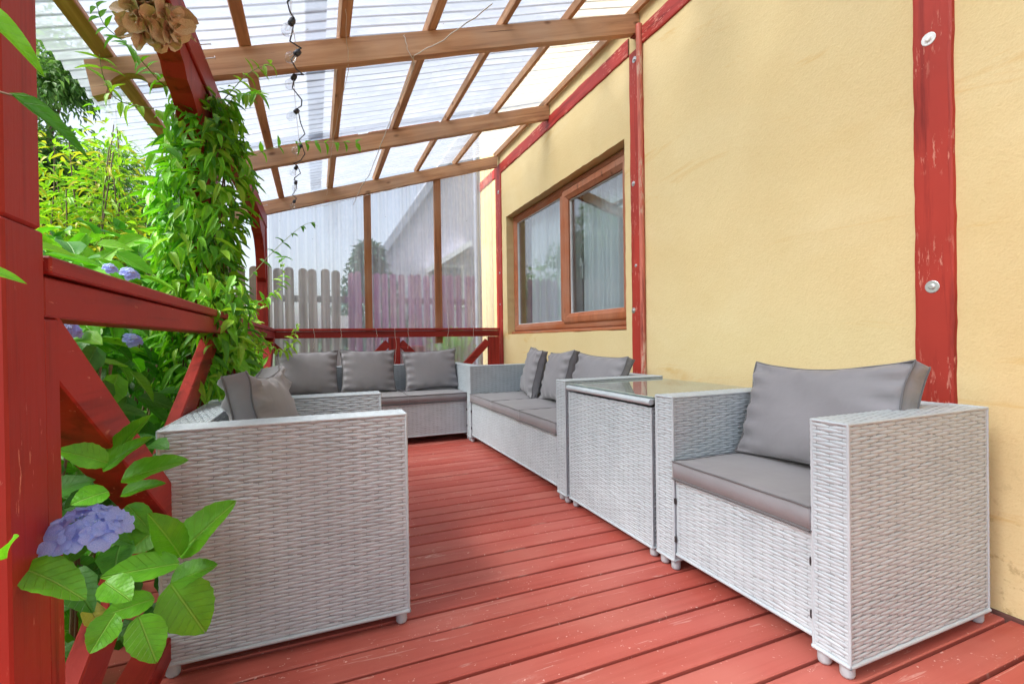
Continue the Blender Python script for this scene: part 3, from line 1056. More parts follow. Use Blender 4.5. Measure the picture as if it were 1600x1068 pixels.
def wbox(parent, name, x0, x1, y0, y1, z0, z1, faces, seed=0, vert=()):
    """a woven body panel: dark core box plus woven cane on the listed faces (cane stays horizontal on the sides)"""
    i = 0.003
    core = MB().box(x0 + i, x1 - i, y0 + i, y1 - i, z0 + i, z1 - i, 0.004).build(name, RATTAN_CORE, parent)
    wv = Weave()
    e = 0.0015
    dx, dy, dz = x1 - x0, y1 - y0, z1 - z0
    for f in faces:
        if f == '+x': wv.face((x1 - i, y0, z0), (0, 1, 0), (0, 0, 1), (1, 0, 0), dy, dz, seed + 1)
        if f == '-x': wv.face((x0 + i, y0, z0), (0, 1, 0), (0, 0, 1), (-1, 0, 0), dy, dz, seed + 2)
        if f == '+y': wv.face((x0, y1 - i, z0), (1, 0, 0), (0, 0, 1), (0, 1, 0), dx, dz, seed + 3)
        if f == '-y': wv.face((x0, y0 + i, z0), (1, 0, 0), (0, 0, 1), (0, -1, 0), dx, dz, seed + 4)
        if f == '+z':
            if dx >= dy: wv.face((x0, y0, z1 - i), (1, 0, 0), (0, 1, 0), (0, 0, 1), dx, dy, seed + 5)
            else: wv.face((x0, y0, z1 - i), (0, 1, 0), (1, 0, 0), (0, 0, 1), dy, dx, seed + 5)
    o = link('weave', wv.mesh(), core, RATTAN)
    o['kind'] = 'stuff'
    # rolled corner strands on the outside vertical edges and round the top
    mb = MB()
    cr = 0.0042
    for (x, y) in ((x0, y0), (x1, y0), (x0, y1), (x1, y1)):
        fx = '-x' if x == x0 else '+x'; fy = '-y' if y == y0 else '+y'
        if fx in faces and fy in faces:
            X = x + (cr * 0.6 if x == x0 else -cr * 0.6); Y = y + (cr * 0.6 if y == y0 else -cr * 0.6)
            nseg = max(2, int(dz / 0.0093))
            pts = [(X, Y, z0 + dz * k / nseg) for k in range(nseg + 1)]
            mb.tube(pts, [cr * (1.08 if k % 2 else 0.88) for k in range(nseg + 1)], 6, False)
    if '+z' in faces:
        for fc, a, b in (('-x', (x0, y0), (x0, y1)), ('+x', (x1, y0), (x1, y1)), ('-y', (x0, y0), (x1, y0)), ('+y', (x0, y1), (x1, y1))):
            if fc in faces:
                sx = cr * 0.6 if fc == '-x' else (-cr * 0.6 if fc == '+x' else 0)
                sy = cr * 0.6 if fc == '-y' else (-cr * 0.6 if fc == '+y' else 0)
                L_ = math.hypot(b[0] - a[0], b[1] - a[1]); ns = max(2, int(L_ / 0.012))
                pts = [(a[0] + (b[0] - a[0]) * k / ns + sx, a[1] + (b[1] - a[1]) * k / ns + sy, z1 - cr * 0.7) for k in range(ns + 1)]
                mb.tube(pts, [cr * (1.1 if k % 2 else 0.9) for k in range(ns + 1)], 6, False)
    if dz > 0.1:
        for fc, a, b in (('-x', (x0, y0), (x0, y1)), ('+x', (x1, y0), (x1, y1)), ('-y', (x0, y0), (x1, y0)), ('+y', (x0, y1), (x1, y1))):
            if fc in faces:
                sx = 0.002 if fc == '-x' else (-0.002 if fc == '+x' else 0)
                sy = 0.002 if fc == '-y' else (-0.002 if fc == '+y' else 0)
                mb.tube([(a[0] + sx, a[1] + sy, z0 + 0.004), (b[0] + sx, b[1] + sy, z0 + 0.004)], 0.0062, 8, False)
    if mb.v:
        o2 = mb.build('edge_cane', RATTAN, core)
        o2['kind'] = 'stuff'
    return core


def feet(parent, pts, h=0.055, r_=0.017):
    for (x, y) in pts:
        link('foot', MB().lathe([(0.0, 0.0), (r_ * 0.8, 0.001), (r_, 0.008), (r_, h), (r_ * 0.9, h + 0.004)], 12).mesh('foot'), parent, RATTAN, loc=(x, y, 0))


def clip(parent, x, y, z):
    link('clip', MB().box(-0.004, 0.003, -0.006, 0.006, -0.012, 0.012, 0.003).mesh('clip'), parent, BLACK, loc=(x, y, z))


def armchair(loc, rz, label, seed):
    """front towards -x in its own frame; x 0..0.63, y 0..0.72"""
    r = empty('armchair', loc, rz)
    tag(r, label, 'armchair', 'pale grey rattan armchairs')
    H = 0.64
    wbox(r, 'arm', 0.0, 0.63, 0.0, 0.098, 0.036, H, ('-x', '+x', '-y', '+y', '+z'), seed)
    wbox(r, 'arm', 0.0, 0.63, 0.622, 0.72, 0.036, H, ('-x', '+x', '-y', '+y', '+z'), seed + 10)
    wbox(r, 'backrest', 0.535, 0.632, 0.100, 0.620, 0.036, H - 0.002, ('-x', '+x', '+z'), seed + 20)
    wbox(r, 'seat_base', 0.008, 0.533, 0.100, 0.620, 0.060, 0.334, ('-x', '+z'), seed + 30)
    feet(r, [(0.022, 0.022), (0.022, 0.08), (0.022, 0.64), (0.022, 0.698), (0.608, 0.022), (0.608, 0.698)])
    for y in (0.1, 0.62):
        for z in (0.12, 0.26): clip(r, 0.004, y, z)
    return r


armchair((1.203, 0.768, 0), 0.0, 'pale grey rattan armchair standing against the yellow wall in the right foreground', 100)
armchair((0.252, 2.18, 0), PI, 'pale grey rattan armchair turned with its back to the left railing, side towards us', 200)

# sofas: front towards -x, along y
def sofa(loc, rz, L_, label, seed, faces_l=('-x', '+x', '-y', '+y', '+z'), depth=0.63):
    r = empty('sofa', loc, rz)
    tag(r, label, 'sofa', 'pale grey rattan three seat sofas')
    H = 0.64
    wbox(r, 'arm', 0.0, depth, 0.0, 0.098, 0.036, H, faces_l, seed)
    wbox(r, 'arm', 0.0, depth, L_ - 0.098, L_, 0.036, H, faces_l, seed + 10)
    wbox(r, 'backrest', depth - 0.096, depth + 0.001, 0.100, L_ - 0.1, 0.036, H - 0.002, ('-x', '+x', '+z'), seed + 20)
    wbox(r, 'seat_base', 0.008, depth - 0.098, 0.100, L_ - 0.1, 0.060, 0.334, ('-x', '+z'), seed + 30)
    feet(r, [(0.022, 0.022), (0.022, 0.08), (0.022, L_ - 0.08), (0.022, L_ - 0.022), (0.608, 0.022), (0.608, L_ - 0.022)])
    for y in (0.1, L_ - 0.1):
        for z in (0.12, 0.26): clip(r, 0.004, y, z)
    return r


sofa((1.192, 2.186, 0), 0.0, 1.745, 'pale grey rattan three seat sofa standing along the yellow wall under the window', 300)
# back sofa: front towards -y -> rotate by +90 about z maps -x to -y
sofa((1.300, 3.962, 0), PI / 2, 1.70, 'pale grey rattan three seat sofa standing across the deck before the back railing', 400)

# table
tb = empty('side_table', (1.200, 1.500, 0))
tag(tb, 'pale grey rattan storage table with a glass top between the sofa and the right armchair', 'table')
TL = 0.668
wbox(tb, 'body', 0.0, 0.62, 0.008, TL - 0.004, 0.036, 0.586, ('-x', '+x', '-y', '+y'), 500)
mbt = MB()
o = wbox(tb, 'rim', -0.002, 0.63, 0.003, TL - 0.001, 0.596, 0.620, ('+z',), 520)
for z_ in (0.608,):
    pts = [(-0.001, 0.004, z_), (-0.001, TL - 0.002, z_)]
    ns = 60
    mb = MB().tube([(-0.003, 0.004 + (TL - 0.006) * k / ns, z_ + 0.0) for k in range(ns + 1)], [0.0125 + (0.0008 if k % 2 else -0.0006) for k in range(ns + 1)], 10)
    mb.build('rim_roll', RATTAN, tb)
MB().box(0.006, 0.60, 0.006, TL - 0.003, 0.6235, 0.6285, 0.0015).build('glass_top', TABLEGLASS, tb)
feet(tb, [(0.024, 0.03), (0.024, TL - 0.03), (0.59, 0.03), (0.59, TL - 0.03)])

# ------------------------------------------------------------------ cushions


def cushion_mesh(w_, h_, t_, seed=0, gusset=0.03, pinch=0.075, wrinkle=0.009, n=28, sag=0.0):
    """pillow in x (width) - z (height) plane, thickness along y, centred"""
    g = np.random.default_rng(seed)
    u = np.linspace(-1, 1, n + 1)
    s = np.sign(u) * (1 - (1 - np.abs(u)) ** 1.35)      # denser near the edges
    U, W = np.meshgrid(s, s)
    ph = g.uniform(0, 6, 8)
    X = U * (1 - pinch * (1 - W ** 2) * np.abs(U) ** 3)
    Z = W * (1 - pinch * (1 - U ** 2) * np.abs(W) ** 3)
    prof = ((1 - np.abs(U) ** 2.6) * (1 - np.abs(W) ** 2.6)) ** 0.55
    T = gusset / 2 + (t_ - gusset) / 2 * prof
    edge = np.maximum(np.abs(U), np.abs(W)) ** 4 * (1 - np.maximum(np.abs(U), np.abs(W)) ** 12) * 3
    wr = wrinkle * edge * (np.sin(W * 17 + ph[0] + 2 * U) * np.abs(U) ** 3 + 0.6 * np.sin(U * 13 + ph[1]) * np.abs(W) ** 3)
    wr += wrinkle * 0.5 * np.sin(U * 4 + W * 3 + ph[2]) * prof + wrinkle * 0.6 * np.sin((U + W) * 7 + ph[4]) * (np.abs(U * W)) * 1.2
    wr2 = wrinkle * edge * (np.sin(W * 15 + ph[5]) * np.abs(U) ** 3 + 0.6 * np.sin(U * 11 + ph[6]) * np.abs(W) ** 3)
    x = X * w_ / 2; z = Z * h_ / 2
    ears = 0.012 * (np.abs(U) * np.abs(W)) ** 6
    x = x * (1 + ears); z = z * (1 + ears)
    if sag: z = z - sag * (1 - U ** 2) * (W > 0) * W * 0.5
    fy = -(T + wr); by = T + wr2
    m = n + 1
    Vf = np.stack([x, fy, z], -1).reshape(-1, 3); Vb = np.stack([x, by, z], -1).reshape(-1, 3)
    idx = np.arange(m * m).reshape(m, m)
    Ff = np.stack([idx[:-1, :-1], idx[:-1, 1:], idx[1:, 1:], idx[1:, :-1]], -1).reshape(-1, 4)
    Fb = Ff[:, ::-1] + m * m
    ring = np.concatenate([idx[0, :], idx[1:, -1], idx[-1, -2::-1], idx[-2:0:-1, 0]])
    r2 = np.roll(ring, -1)
    Fs = np.stack([ring, ring + m * m, r2 + m * m, r2], -1)
    V = np.concatenate([Vf, Vb]); F = np.concatenate([Ff, Fb, Fs])
    return V, F, Vf[ring], Vb[ring]


def cushion(name, w_, h_, t_, mat_w, label, group, seed, **kw):
    V, F, rf, rb = cushion_mesh(w_, h_, t_, seed, **kw)
    o = link(name, np_mesh(name, V, F), None, FAB)
    o.matrix_world = mat_w
    o['label'] = label; o['category'] = 'cushion' if name == 'seat_cushion' else 'pillow'; o['group'] = group
    mb = MB()
    for ring in (rf, rb):
        pts = [tuple(p) for p in ring] + [tuple(ring[0])]
        mb.tube(pts, 0.0033, 5, False)
    mb.build('piping', PIPE, o)
    return o


SEATG, BACKG = 'grey seat cushions', 'grey back pillows'


def seat(cx, cy, wx, wy, label, seed, z=0.374):
    # width along y when facing -x : local x -> world y ; local z -> world x ; local y(thickness) -> world z
    Mx = Matrix(((0, 0, 1, cx), (1, 0, 0, cy), (0, -1, 0, z), (0, 0, 0, 1)))
    return cushion('seat_cushion', wy, wx, 0.078, Mx, label, SEATG, seed, gusset=0.062, pinch=0.008, wrinkle=0.0016, n=24)


seat(1.203 + 0.262, 0.768 + 0.36, 0.53, 0.518, 'grey seat cushion of the right foreground armchair', 1)
seat(0.252 - 0.262, 2.18 - 0.36, 0.53, 0.518, 'grey seat cushion hidden inside the left armchair', 2)
for k, lab in enumerate(('nearest the glass topped table', 'in the middle of the wall sofa', 'at the far end of the wall sofa, beside the corner')):
    seat(1.192 + 0.262, 2.286 + 0.2575 + k * 0.515, 0.53, 0.511, 'grey seat cushion ' + lab, 3 + k)
for k, lab in enumerate(('at the right end of the back sofa, in the corner', 'in the middle of the back sofa', 'at the left end of the back sofa, behind the left armchair')):
    Mx = Matrix(((1, 0, 0, 1.200 - 0.25 - k * 0.5), (0, 0, 1, 3.962 + 0.262), (0, -1, 0, 0.374), (0, 0, 0, 1)))
    # keep the thickness upright: local z -> world y, local y -> -world z
    cushion('seat_cushion', 0.496, 0.53, 0.078, Mx, 'grey seat cushion ' + lab, SEATG, 10 + k, gusset=0.062, pinch=0.008, wrinkle=0.0016, n=24)


def pillow(base, face_deg, lean, w_, h_, t_, label, seed, tilt=0.0, twist=0.0, **kw):
    """base: middle of the bottom edge; the front (-y local) faces world direction face_deg (0 = -y, -90 = -x, 90 = +x)"""
    Mx = (Matrix.Translation(base) @ Matrix.Rotation(R(face_deg + twist), 4, 'Z') @ Matrix.Rotation(R(-lean), 4, 'X')
          @ Matrix.Rotation(R(tilt), 4, 'Y') @ Matrix.Translation((0, 0, h_ / 2)))
    kw.setdefault('gusset', 0.045)
    return cushion('back_pillow', w_, h_, t_, Mx, label, BACKG, seed, **kw)


pillow((1.525, 1.10, 0.418), -90, 20, 0.55, 0.36, 0.15, 'large grey back pillow in the right foreground armchair', 21, tilt=-3, twist=-3, gusset=0.075, wrinkle=0.010, pinch=0.045, sag=0.05)
pillow((-0.120, 1.815, 0.414), 90, 12, 0.40, 0.360, 0.155, 'grey back pillow leaning in the left armchair, seen from its end', 22, gusset=0.065, wrinkle=0.011, pinch=0.03, sag=0.06, twist=-10)
pillow((1.57, 3.50, 0.416), -90, 14, 0.42, 0.37, 0.13, 'grey back pillow at the far end of the wall sofa', 23, twist=-12, tilt=3)
pillow((1.55, 3.03, 0.416), -90, 17, 0.44, 0.36, 0.14, 'grey back pillow in the middle of the wall sofa', 24, twist=-8, tilt=-4)
pillow((1.53, 2.53, 0.416), -90, 22, 0.50, 0.355, 0.13, 'grey back pillow at the near end of the wall sofa, behind the table', 25, twist=4, tilt=2)
pillow((0.975, 4.28, 0.416), 0, 13, 0.49, 0.36, 0.13, 'grey back pillow at the right end of the back sofa', 26, twist=-4, tilt=-3, pinch=0.09, wrinkle=0.009)
pillow((0.42, 4.31, 0.416), 0, 12, 0.46, 0.37, 0.14, 'grey back pillow in the middle of the back sofa', 27, twist=3, tilt=1)
pillow((-0.06, 4.31, 0.416), 0, 12, 0.47, 0.37, 0.14, 'grey back pillow at the left end of the back sofa', 28, twist=2, tilt=0)

# ------------------------------------------------------------------ string lights and twine
sl_ = empty('string_lights', (-0.08, 2.0, 2.1))
tag(sl_, 'dark cable of clear bulbs strung under the roof beams on the left', 'string lights')
BP = [(-0.073, 2.111, 2.13), (-0.061, 2.317, 2.125), (-0.082, 2.540, 2.125), (-0.085, 2.906, 2.125), (-0.081, 3.431, 2.13), (-0.119, 3.851, 2.125), (-0.132, 4.213, 2.125), (-0.165, 4.765, 2.12), (-0.06, 1.85, 2.15), (-0.05, 1.5, 2.15)]
pts = []
srt = sorted(BP, key=lambda p: p[1])
for i, p in enumerate(srt):
    pts.append(Vector(p) + Vector((0.012, 0.0, 0.035)))
    if i < len(srt) - 1:
        q = Vector(srt[i + 1]) + Vector((0.012, 0, 0.035)); a = pts[-1].copy()
        for k_ in (0.25, 0.5, 0.75):
            m = a.lerp(q, k_)
            m.z -= 0.035 * math.sin(PI * k_); m.x += 0.03 * math.sin(PI * k_ * 2 + i)
            pts.append(m)
mb = MB().tube([p - sl_.location for p in pts], 0.0032, 6)
mb.build('cable', CABLE, sl_)
mb = MB().tube([Vector((p[0] + 0.0, p[1], p[2] + 0.043)) - sl_.location for p in srt], 0.0012, 4)
mb.build('support_wire', THREAD, sl_)
bulb_me = MB().lathe([(0.0, -0.062), (0.010, -0.060), (0.019, -0.050), (0.0225, -0.037), (0.020, -0.024), (0.012, -0.012), (0.010, -0.004)], 14).mesh('bulb')
sock_me = MB().lathe([(0.0085, -0.008), (0.0125, -0.006), (0.013, 0.012), (0.010, 0.022), (0.0, 0.024)], 12).mesh('socket')
fil_me = MB().tube([(-0.006, 0, -0.012), (-0.007, 0, -0.034), (0, 0.002, -0.040), (0.007, 0, -0.034), (0.006, 0, -0.012)], 0.0008, 4).mesh('filament')
for i, p in enumerate(BP):
    b = link('bulb', bulb_me, sl_, BULBGLASS, loc=Vector(p) + Vector((0, 0, 0.012)) - sl_.location, rot=(R(random.uniform(-15, 15)), R(random.uniform(10, 45)), 0))
    link('socket', sock_me, b, CABLE)
    link('filament', fil_me, b, METAL)


def twine(pts, label, r_=0.0022, seed=0):
    r2 = random.Random(seed)
    P = [Vector(p) for p in pts]; out = []
    for i in range(len(P) - 1):
        for k_ in range(6):
            m = P[i].lerp(P[i + 1], k_ / 6); m += Vector((r2.uniform(-.004, .004), r2.uniform(-.004, .004), r2.uniform(-.004, .004))); out.append(m)
    out.append(P[-1])
    o = MB().tube(out, r_, 5).build('twine', THREAD)
    tag(o, label, 'twine', 'pale twine tied under the roof')


twine([(0.777, 2.06, 2.40), (0.60, 2.30, 2.335), (0.49, 2.468, 2.33), (0.50, 2.53, 2.30), (0.47, 3.10, 2.29), (0.46, 3.71, 2.30), (0.44, 4.2, 2.27), (0.40, 4.62, 2.27), (0.36, 4.935, 2.20)], 'pale twine running along under the roof beams from the front to the end screen', 0.0026, 1)
twine([(0.44, 2.466, 2.43), (0.455, 2.463, 2.36), (0.48, 2.466, 2.31)], 'short loop of twine hanging on the face of the nearest cross beam', 0.0018, 2)
twine([(-0.05, 4.935, 2.14), (0.10, 4.936, 2.17), (0.28, 4.935, 2.24), (0.55, 4.936, 2.33), (0.8, 4.935, 2.42)], 'frayed twine tacked along the far cross beam', 0.0022, 3)
twine([(0.14, 2.2, 2.38), (0.165, 2.466, 2.235), (0.17, 2.53, 2.225), (0.13, 3.2, 2.19), (0.12, 3.72, 2.2), (0.11, 4.6, 2.18)], 'thin grey twine running under the beams right of the bulbs', 0.0014, 4)
for i, (x, zt, zb) in enumerate(((-0.02, 0.99, 0.80), (0.22, 0.995, 0.85), (0.05 + 0.5, 0.99, 0.82), (0.86, 0.99, 0.78), (1.27, 1.15, 0.80), (1.55, 1.20, 0.86), (0.73, 1.0, 0.6))):
    twine([(x, 4.855, zt), (x + 0.01, 4.850, (zt + zb) / 2), (x - 0.004, 4.856, zb)], ('wisp of pale thread hanging over the back railing ' + ('at its left end', 'left of the left stud', 'by the left stud', 'just right of its middle post', 'by the right stud', 'near its right end', 'on its middle post')[i]), 0.0014, 10 + i)

# ------------------------------------------------------------------ leaves


def leaf_proto(nu, nv, shape='hyd', fold=0.18, droop=0.25, serr=0.0, wav=0.0, seed=0):
    """unit leaf: length 1 along +y, half width 0.5 along x, +z up; quads nu x nv"""
    g = np.random.default_rng(seed)
    vs = np.linspace(0, 1, nu + 1); us = np.linspace(-1, 1, nv + 1)
    P = []; UV = []
    for v in vs:
        if shape == 'hyd': wd = (math.sin(PI * min(1, v ** 0.82)) ** 0.75) * (1 - 0.12 * v)
        elif shape == 'heart': wd = (math.sin(PI * min(1, v ** 0.78)) ** 0.72)
        elif shape == 'lance': wd = math.sin(PI * v ** 0.75) ** 0.9
        else: wd = math.sin(PI * v) ** 0.6
        wd = max(wd, 0.02)
        for u in us:
            x = 0.5 * wd * u
            if serr and abs(u) == 1: x *= 1 + serr * (1 if int(round(v * nu)) % 2 else -1)
            z = fold * abs(x) - droop * v * v + wav * math.sin(v * 9 + (2 if u > 0 else 0)) * abs(u) * 0.5 * wd
            P.append((x, v + (0.10 * abs(u) * (v - 0.5)), z)); UV.append((0.5 + 0.5 * u * wd * 0.9, v))
    m = nv + 1
    idx = np.arange((nu + 1) * m).reshape(nu + 1, m)
    F = np.stack([idx[:-1, :-1], idx[:-1, 1:], idx[1:, 1:], idx[1:, :-1]], -1).reshape(-1, 4)
    return np.array(P), F, np.array(UV)


def basis(d, nrm):
    """columns x, y(=leaf direction), z(=leaf normal)"""
    d = d / np.linalg.norm(d)
    x = np.cross(d, nrm); l = np.linalg.norm(x)
    if l < 1e-5: x = np.cross(d, np.array([1.0, 0.2, 0.1])); l = np.linalg.norm(x)
    x = x / l
    z = np.cross(x, d)
    return np.stack([x, d, z], 1)


class Leaves:
    def __init__(s, protos, parent, mats, name='leaf', n_parts=0):
        s.pr = protos; s.par = parent; s.mats = mats; s.name = name; s.items = []; s.n_parts = n_parts
        s.org = np.array(parent.location)

    def add(s, pos, d, nrm, L_, W_):
        B = basis(np.array(d, float), np.array(nrm, float))
        s.items.append((np.array(pos, float) - s.org, B, L_, W_, rng.integers(len(s.pr)), rng.integers(len(s.mats))))

    def build(s):
        cam_ = np.array([0, 0, CAM_Z]) - s.org
        it = sorted(s.items, key=lambda t: -(t[2] * t[3]) ** 0.5 / np.linalg.norm(t[0] - cam_))
        cache = {}
        for (p, B, L_, W_, k, m) in it[:s.n_parts]:
            if (k, m) not in cache:
                P, F, UV = s.pr[k]
                me = np_mesh(s.name, P, F, True, UV); me.materials.append(s.mats[m]); cache[k, m] = me
            o = link(s.name, cache[k, m], s.par)
            Mx = Matrix([[B[i, 0] * W_, B[i, 1] * L_, B[i, 2] * L_, p[i]] for i in range(3)] + [[0, 0, 0, 1]])
            o.matrix_local = Mx
        rest = it[s.n_parts:]
        for m in range(len(s.mats)):
            Vs, Fs, Us, n = [], [], [], 0
            for (p, B, L_, W_, k, mm_) in rest:
                if mm_ != m: continue
                P, F, UV = s.pr[k]
                V = (P * np.array([W_, L_, L_])) @ B.T + p
                Vs.append(V); Fs.append(F + n); Us.append(UV); n += len(P)
            if Vs:
                me = np_mesh('foliage', np.concatenate(Vs), np.concatenate(Fs), True, np.concatenate(Us))
                me.materials.append(s.mats[m])
                o = link('foliage', me, s.par); o['kind'] = 'stuff'


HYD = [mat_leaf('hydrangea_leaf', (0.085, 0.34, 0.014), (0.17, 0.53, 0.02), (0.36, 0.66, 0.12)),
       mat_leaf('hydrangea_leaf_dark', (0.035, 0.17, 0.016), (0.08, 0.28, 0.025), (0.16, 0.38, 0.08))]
HYDY = [mat_leaf('yellowing_leaf', (0.38, 0.42, 0.05), (0.5, 0.48, 0.06), (0.55, 0.5, 0.2))]
VINE = [mat_leaf('vine_leaf', (0.13, 0.42, 0.014), (0.24, 0.62, 0.025), (0.32, 0.62, 0.08)),
        mat_leaf('vine_leaf_deep', (0.05, 0.22, 0.012), (0.10, 0.34, 0.02), (0.14, 0.38, 0.05)),
        mat_leaf('vine_leaf_young', (0.26, 0.52, 0.03), (0.38, 0.64, 0.05), (0.42, 0.6, 0.12))]
SHRUB = [mat_leaf('shrub_leaf', (0.24, 0.52, 0.02), (0.40, 0.66, 0.04), (0.45, 0.62, 0.12)),
         mat_leaf('shrub_leaf_mid', (0.14, 0.40, 0.02), (0.26, 0.55, 0.03), (0.35, 0.55, 0.1)),
         mat_leaf('shrub_leaf_gold', (0.42, 0.45, 0.03), (0.58, 0.52, 0.04), (0.5, 0.5, 0.1))]
TREE = [mat_leaf('tree_leaf', (0.07, 0.17, 0.05), (0.13, 0.27, 0.08), (0.15, 0.28, 0.1), trans=0.5),
        mat_leaf('tree_leaf_pale', (0.15, 0.28, 0.09), (0.26, 0.42, 0.14), (0.25, 0.4, 0.15), trans=0.5)]
CONI = [mat_leaf('conifer_needles', (0.05, 0.13, 0.11), (0.09, 0.20, 0.16), (0.1, 0.2, 0.15), trans=0.15)]
STEM = mat_plain('green_stem', (0.16, 0.24, 0.06), 0.6)
BARK = mat_plain('bark', (0.16, 0.11, 0.08), 0.9, var=0.3, scale=30)
TWIG = mat_plain('brown_twig', (0.20, 0.13, 0.08), 0.8)

H_P = [leaf_proto(6, 4, 'hyd', 0.22, d_, 0.06, 0.03, s_) for s_, d_ in enumerate((0.12, 0.25, 0.35, 0.2))]
H_BIG = [leaf_proto(14, 6, 'heart', 0.22, d_, 0.028, 0.06, s_) for s_, d_ in enumerate((0.08, 0.16, 0.22))]
V_P = [leaf_proto(4, 2, 'lance', 0.25, d_, 0, 0.02, s_) for s_, d_ in enumerate((0.1, 0.3, 0.5))]
S_P = [leaf_proto(3, 2, 'lance', 0.25, d_, 0, 0, s_) for s_, d_ in enumerate((0.1, 0.4))]

# foreground hydrangea pushing through the railing
hyd = empty('hydrangea', (-0.42, 1.10, -0.35))
tag(hyd, 'hydrangea shoot with large bright leaves and a lilac blue flower head in the left foreground', 'plant')
FG = [
    (-0.329, 1.080, 0.614, -0.229, 1.050, 0.648, 0.053), (-0.364, 1.100, 0.639, -0.292, 1.070, 0.728, 0.038),
    (-0.336, 1.020, 0.659, -0.382, 0.990, 0.696, 0.046), (-0.351, 1.060, 0.640, -0.285, 1.030, 0.697, 0.032),
    (-0.344, 1.120, 0.576, -0.277, 1.090, 0.602, 0.032), (-0.348, 1.060, 0.599, -0.386, 1.030, 0.597, 0.051),
    (-0.350, 0.800, 0.577, -0.278, 0.770, 0.549, 0.052), (-0.251, 1.080, 0.443, -0.354, 1.050, 0.456, 0.056),
    (-0.256, 1.120, 0.445, -0.287, 1.090, 0.539, 0.063), (-0.257, 1.140, 0.442, -0.164, 1.110, 0.540, 0.080),
    (-0.279, 1.160, 0.373, -0.203, 1.130, 0.415, 0.062), (-0.269, 1.120, 0.387, -0.209, 1.090, 0.298, 0.098),
    (-0.290, 1.080, 0.384, -0.354, 1.050, 0.388, 0.048), (-0.302, 1.050, 0.369, -0.270, 1.020, 0.299, 0.062),
    (-0.322, 1.000, 0.405, -0.345, 0.970, 0.366, 0.048), (-0.333, 1.000, 0.462, -0.291, 0.970, 0.440, 0.050),
    (-0.316, 1.200, 0.474, -0.355, 1.170, 0.450, 0.059), (-0.342, 0.750, 0.611, -0.328, 0.720, 0.647, 0.020),
    (-0.355, 1.200, 0.517, -0.403, 1.170, 0.459, 0.052), (-0.366, 1.220, 0.525, -0.315, 1.190, 0.475, 0.045)]
lv = Leaves(H_BIG, hyd, HYD[:1], 'leaf', 300)
for i, (a, b, c, d, e, f, wd) in enumerate(FG):
    B = np.array((a, b, c)); T = np.array((d, e, f)); dd = T - B; L_ = np.linalg.norm(dd)
    view = np.array((0, 0, CAM_Z)) - (B + T) / 2; view /= np.linalg.norm(view)
    nr = view * 0.75 + np.array((0.1 * math.sin(i * 2.1), 0.05, 0.55)) + 0.25 * np.array((math.sin(i * 3.3), 0, math.cos(i * 5.1) * 0.5))
    lv.add(B, dd, nr, L_ * 0.98, wd * 1.0)
lv.build()
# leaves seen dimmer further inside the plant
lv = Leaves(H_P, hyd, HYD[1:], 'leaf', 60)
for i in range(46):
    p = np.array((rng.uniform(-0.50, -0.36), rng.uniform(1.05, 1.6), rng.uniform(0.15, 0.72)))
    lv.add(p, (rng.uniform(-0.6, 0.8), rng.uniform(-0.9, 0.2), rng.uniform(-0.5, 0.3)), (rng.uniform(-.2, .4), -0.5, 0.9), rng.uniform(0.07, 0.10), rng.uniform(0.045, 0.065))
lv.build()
lv = Leaves(H_P, hyd, HYDY, 'leaf', 6)
lv.add((-0.40, 1.12, 0.377), (0.03, -0.03, -0.03), (0.2, -1, 0.5), 0.06, 0.036)
lv.build()
stems = MB()
for pts in ([(-0.417, 1.100, -0.3), (-0.417, 1.1, 0.281), (-0.390, 1.100, 0.362), (-0.348, 1.120, 0.457), (-0.340, 1.140, 0.534), (-0.341, 1.120, 0.584), (-0.356, 1.080, 0.644)],
            [(-0.43, 1.1, -0.3), (-0.419, 1.100, 0.305), (-0.353, 1.100, 0.323), (-0.296, 1.100, 0.375), (-0.269, 1.120, 0.389), (-0.257, 1.140, 0.442)],
            [(-0.60, 0.62, 0.66), (-0.42, 0.66, 0.64), (-0.337, 0.750, 0.598), (-0.350, 0.800, 0.577)],
            [(-0.390, 1.050, 0.394), (-0.345, 0.960, 0.50), (-0.300, 0.850, 0.595)],
            [(-0.375, 1.080, 0.346), (-0.322, 1.000, 0.405)], [(-0.340, 1.140, 0.534), (-0.344, 1.120, 0.576)],
            [(-0.337, 0.75, 0.598), (-0.342, 0.750, 0.611)], [(-0.30, 1.10, 0.372), (-0.302, 1.05, 0.369)], [(-0.348, 1.12, 0.457), (-0.333, 1.0, 0.462)],
            [(-0.341, 1.120, 0.584), (-0.329, 1.08, 0.614)], [(-0.269, 1.12, 0.389), (-0.251, 1.08, 0.443)]):
    stems.tube(pts, [0.004] * len(pts), 6)
stems.build('stem', STEM, hyd)

# flower heads
t = NT('lilac_petal')
n = t.noise(t.coord(), 26.0, 3)
cc = t.ramp(n, [(0.3, (0.25, 0.35, 0.82)), (0.55, (0.38, 0.48, 0.95)), (0.8, (0.56, 0.64, 1.0))])
p_ = t.pbr(cc, 0.55)
tt = t.n('BsdfTranslucent'); t.set(tt, 'Color', cc)
ms = t.n('MixShader'); ms.inputs[0].default_value = 0.3
t.t.links.new(p_, ms.inputs[1]); t.t.links.new(tt.outputs[0], ms.inputs[2])
PETAL = t.done(ms.outputs[0])
BUD = mat_plain('flower_bud', (0.35, 0.45, 0.75), 0.6)


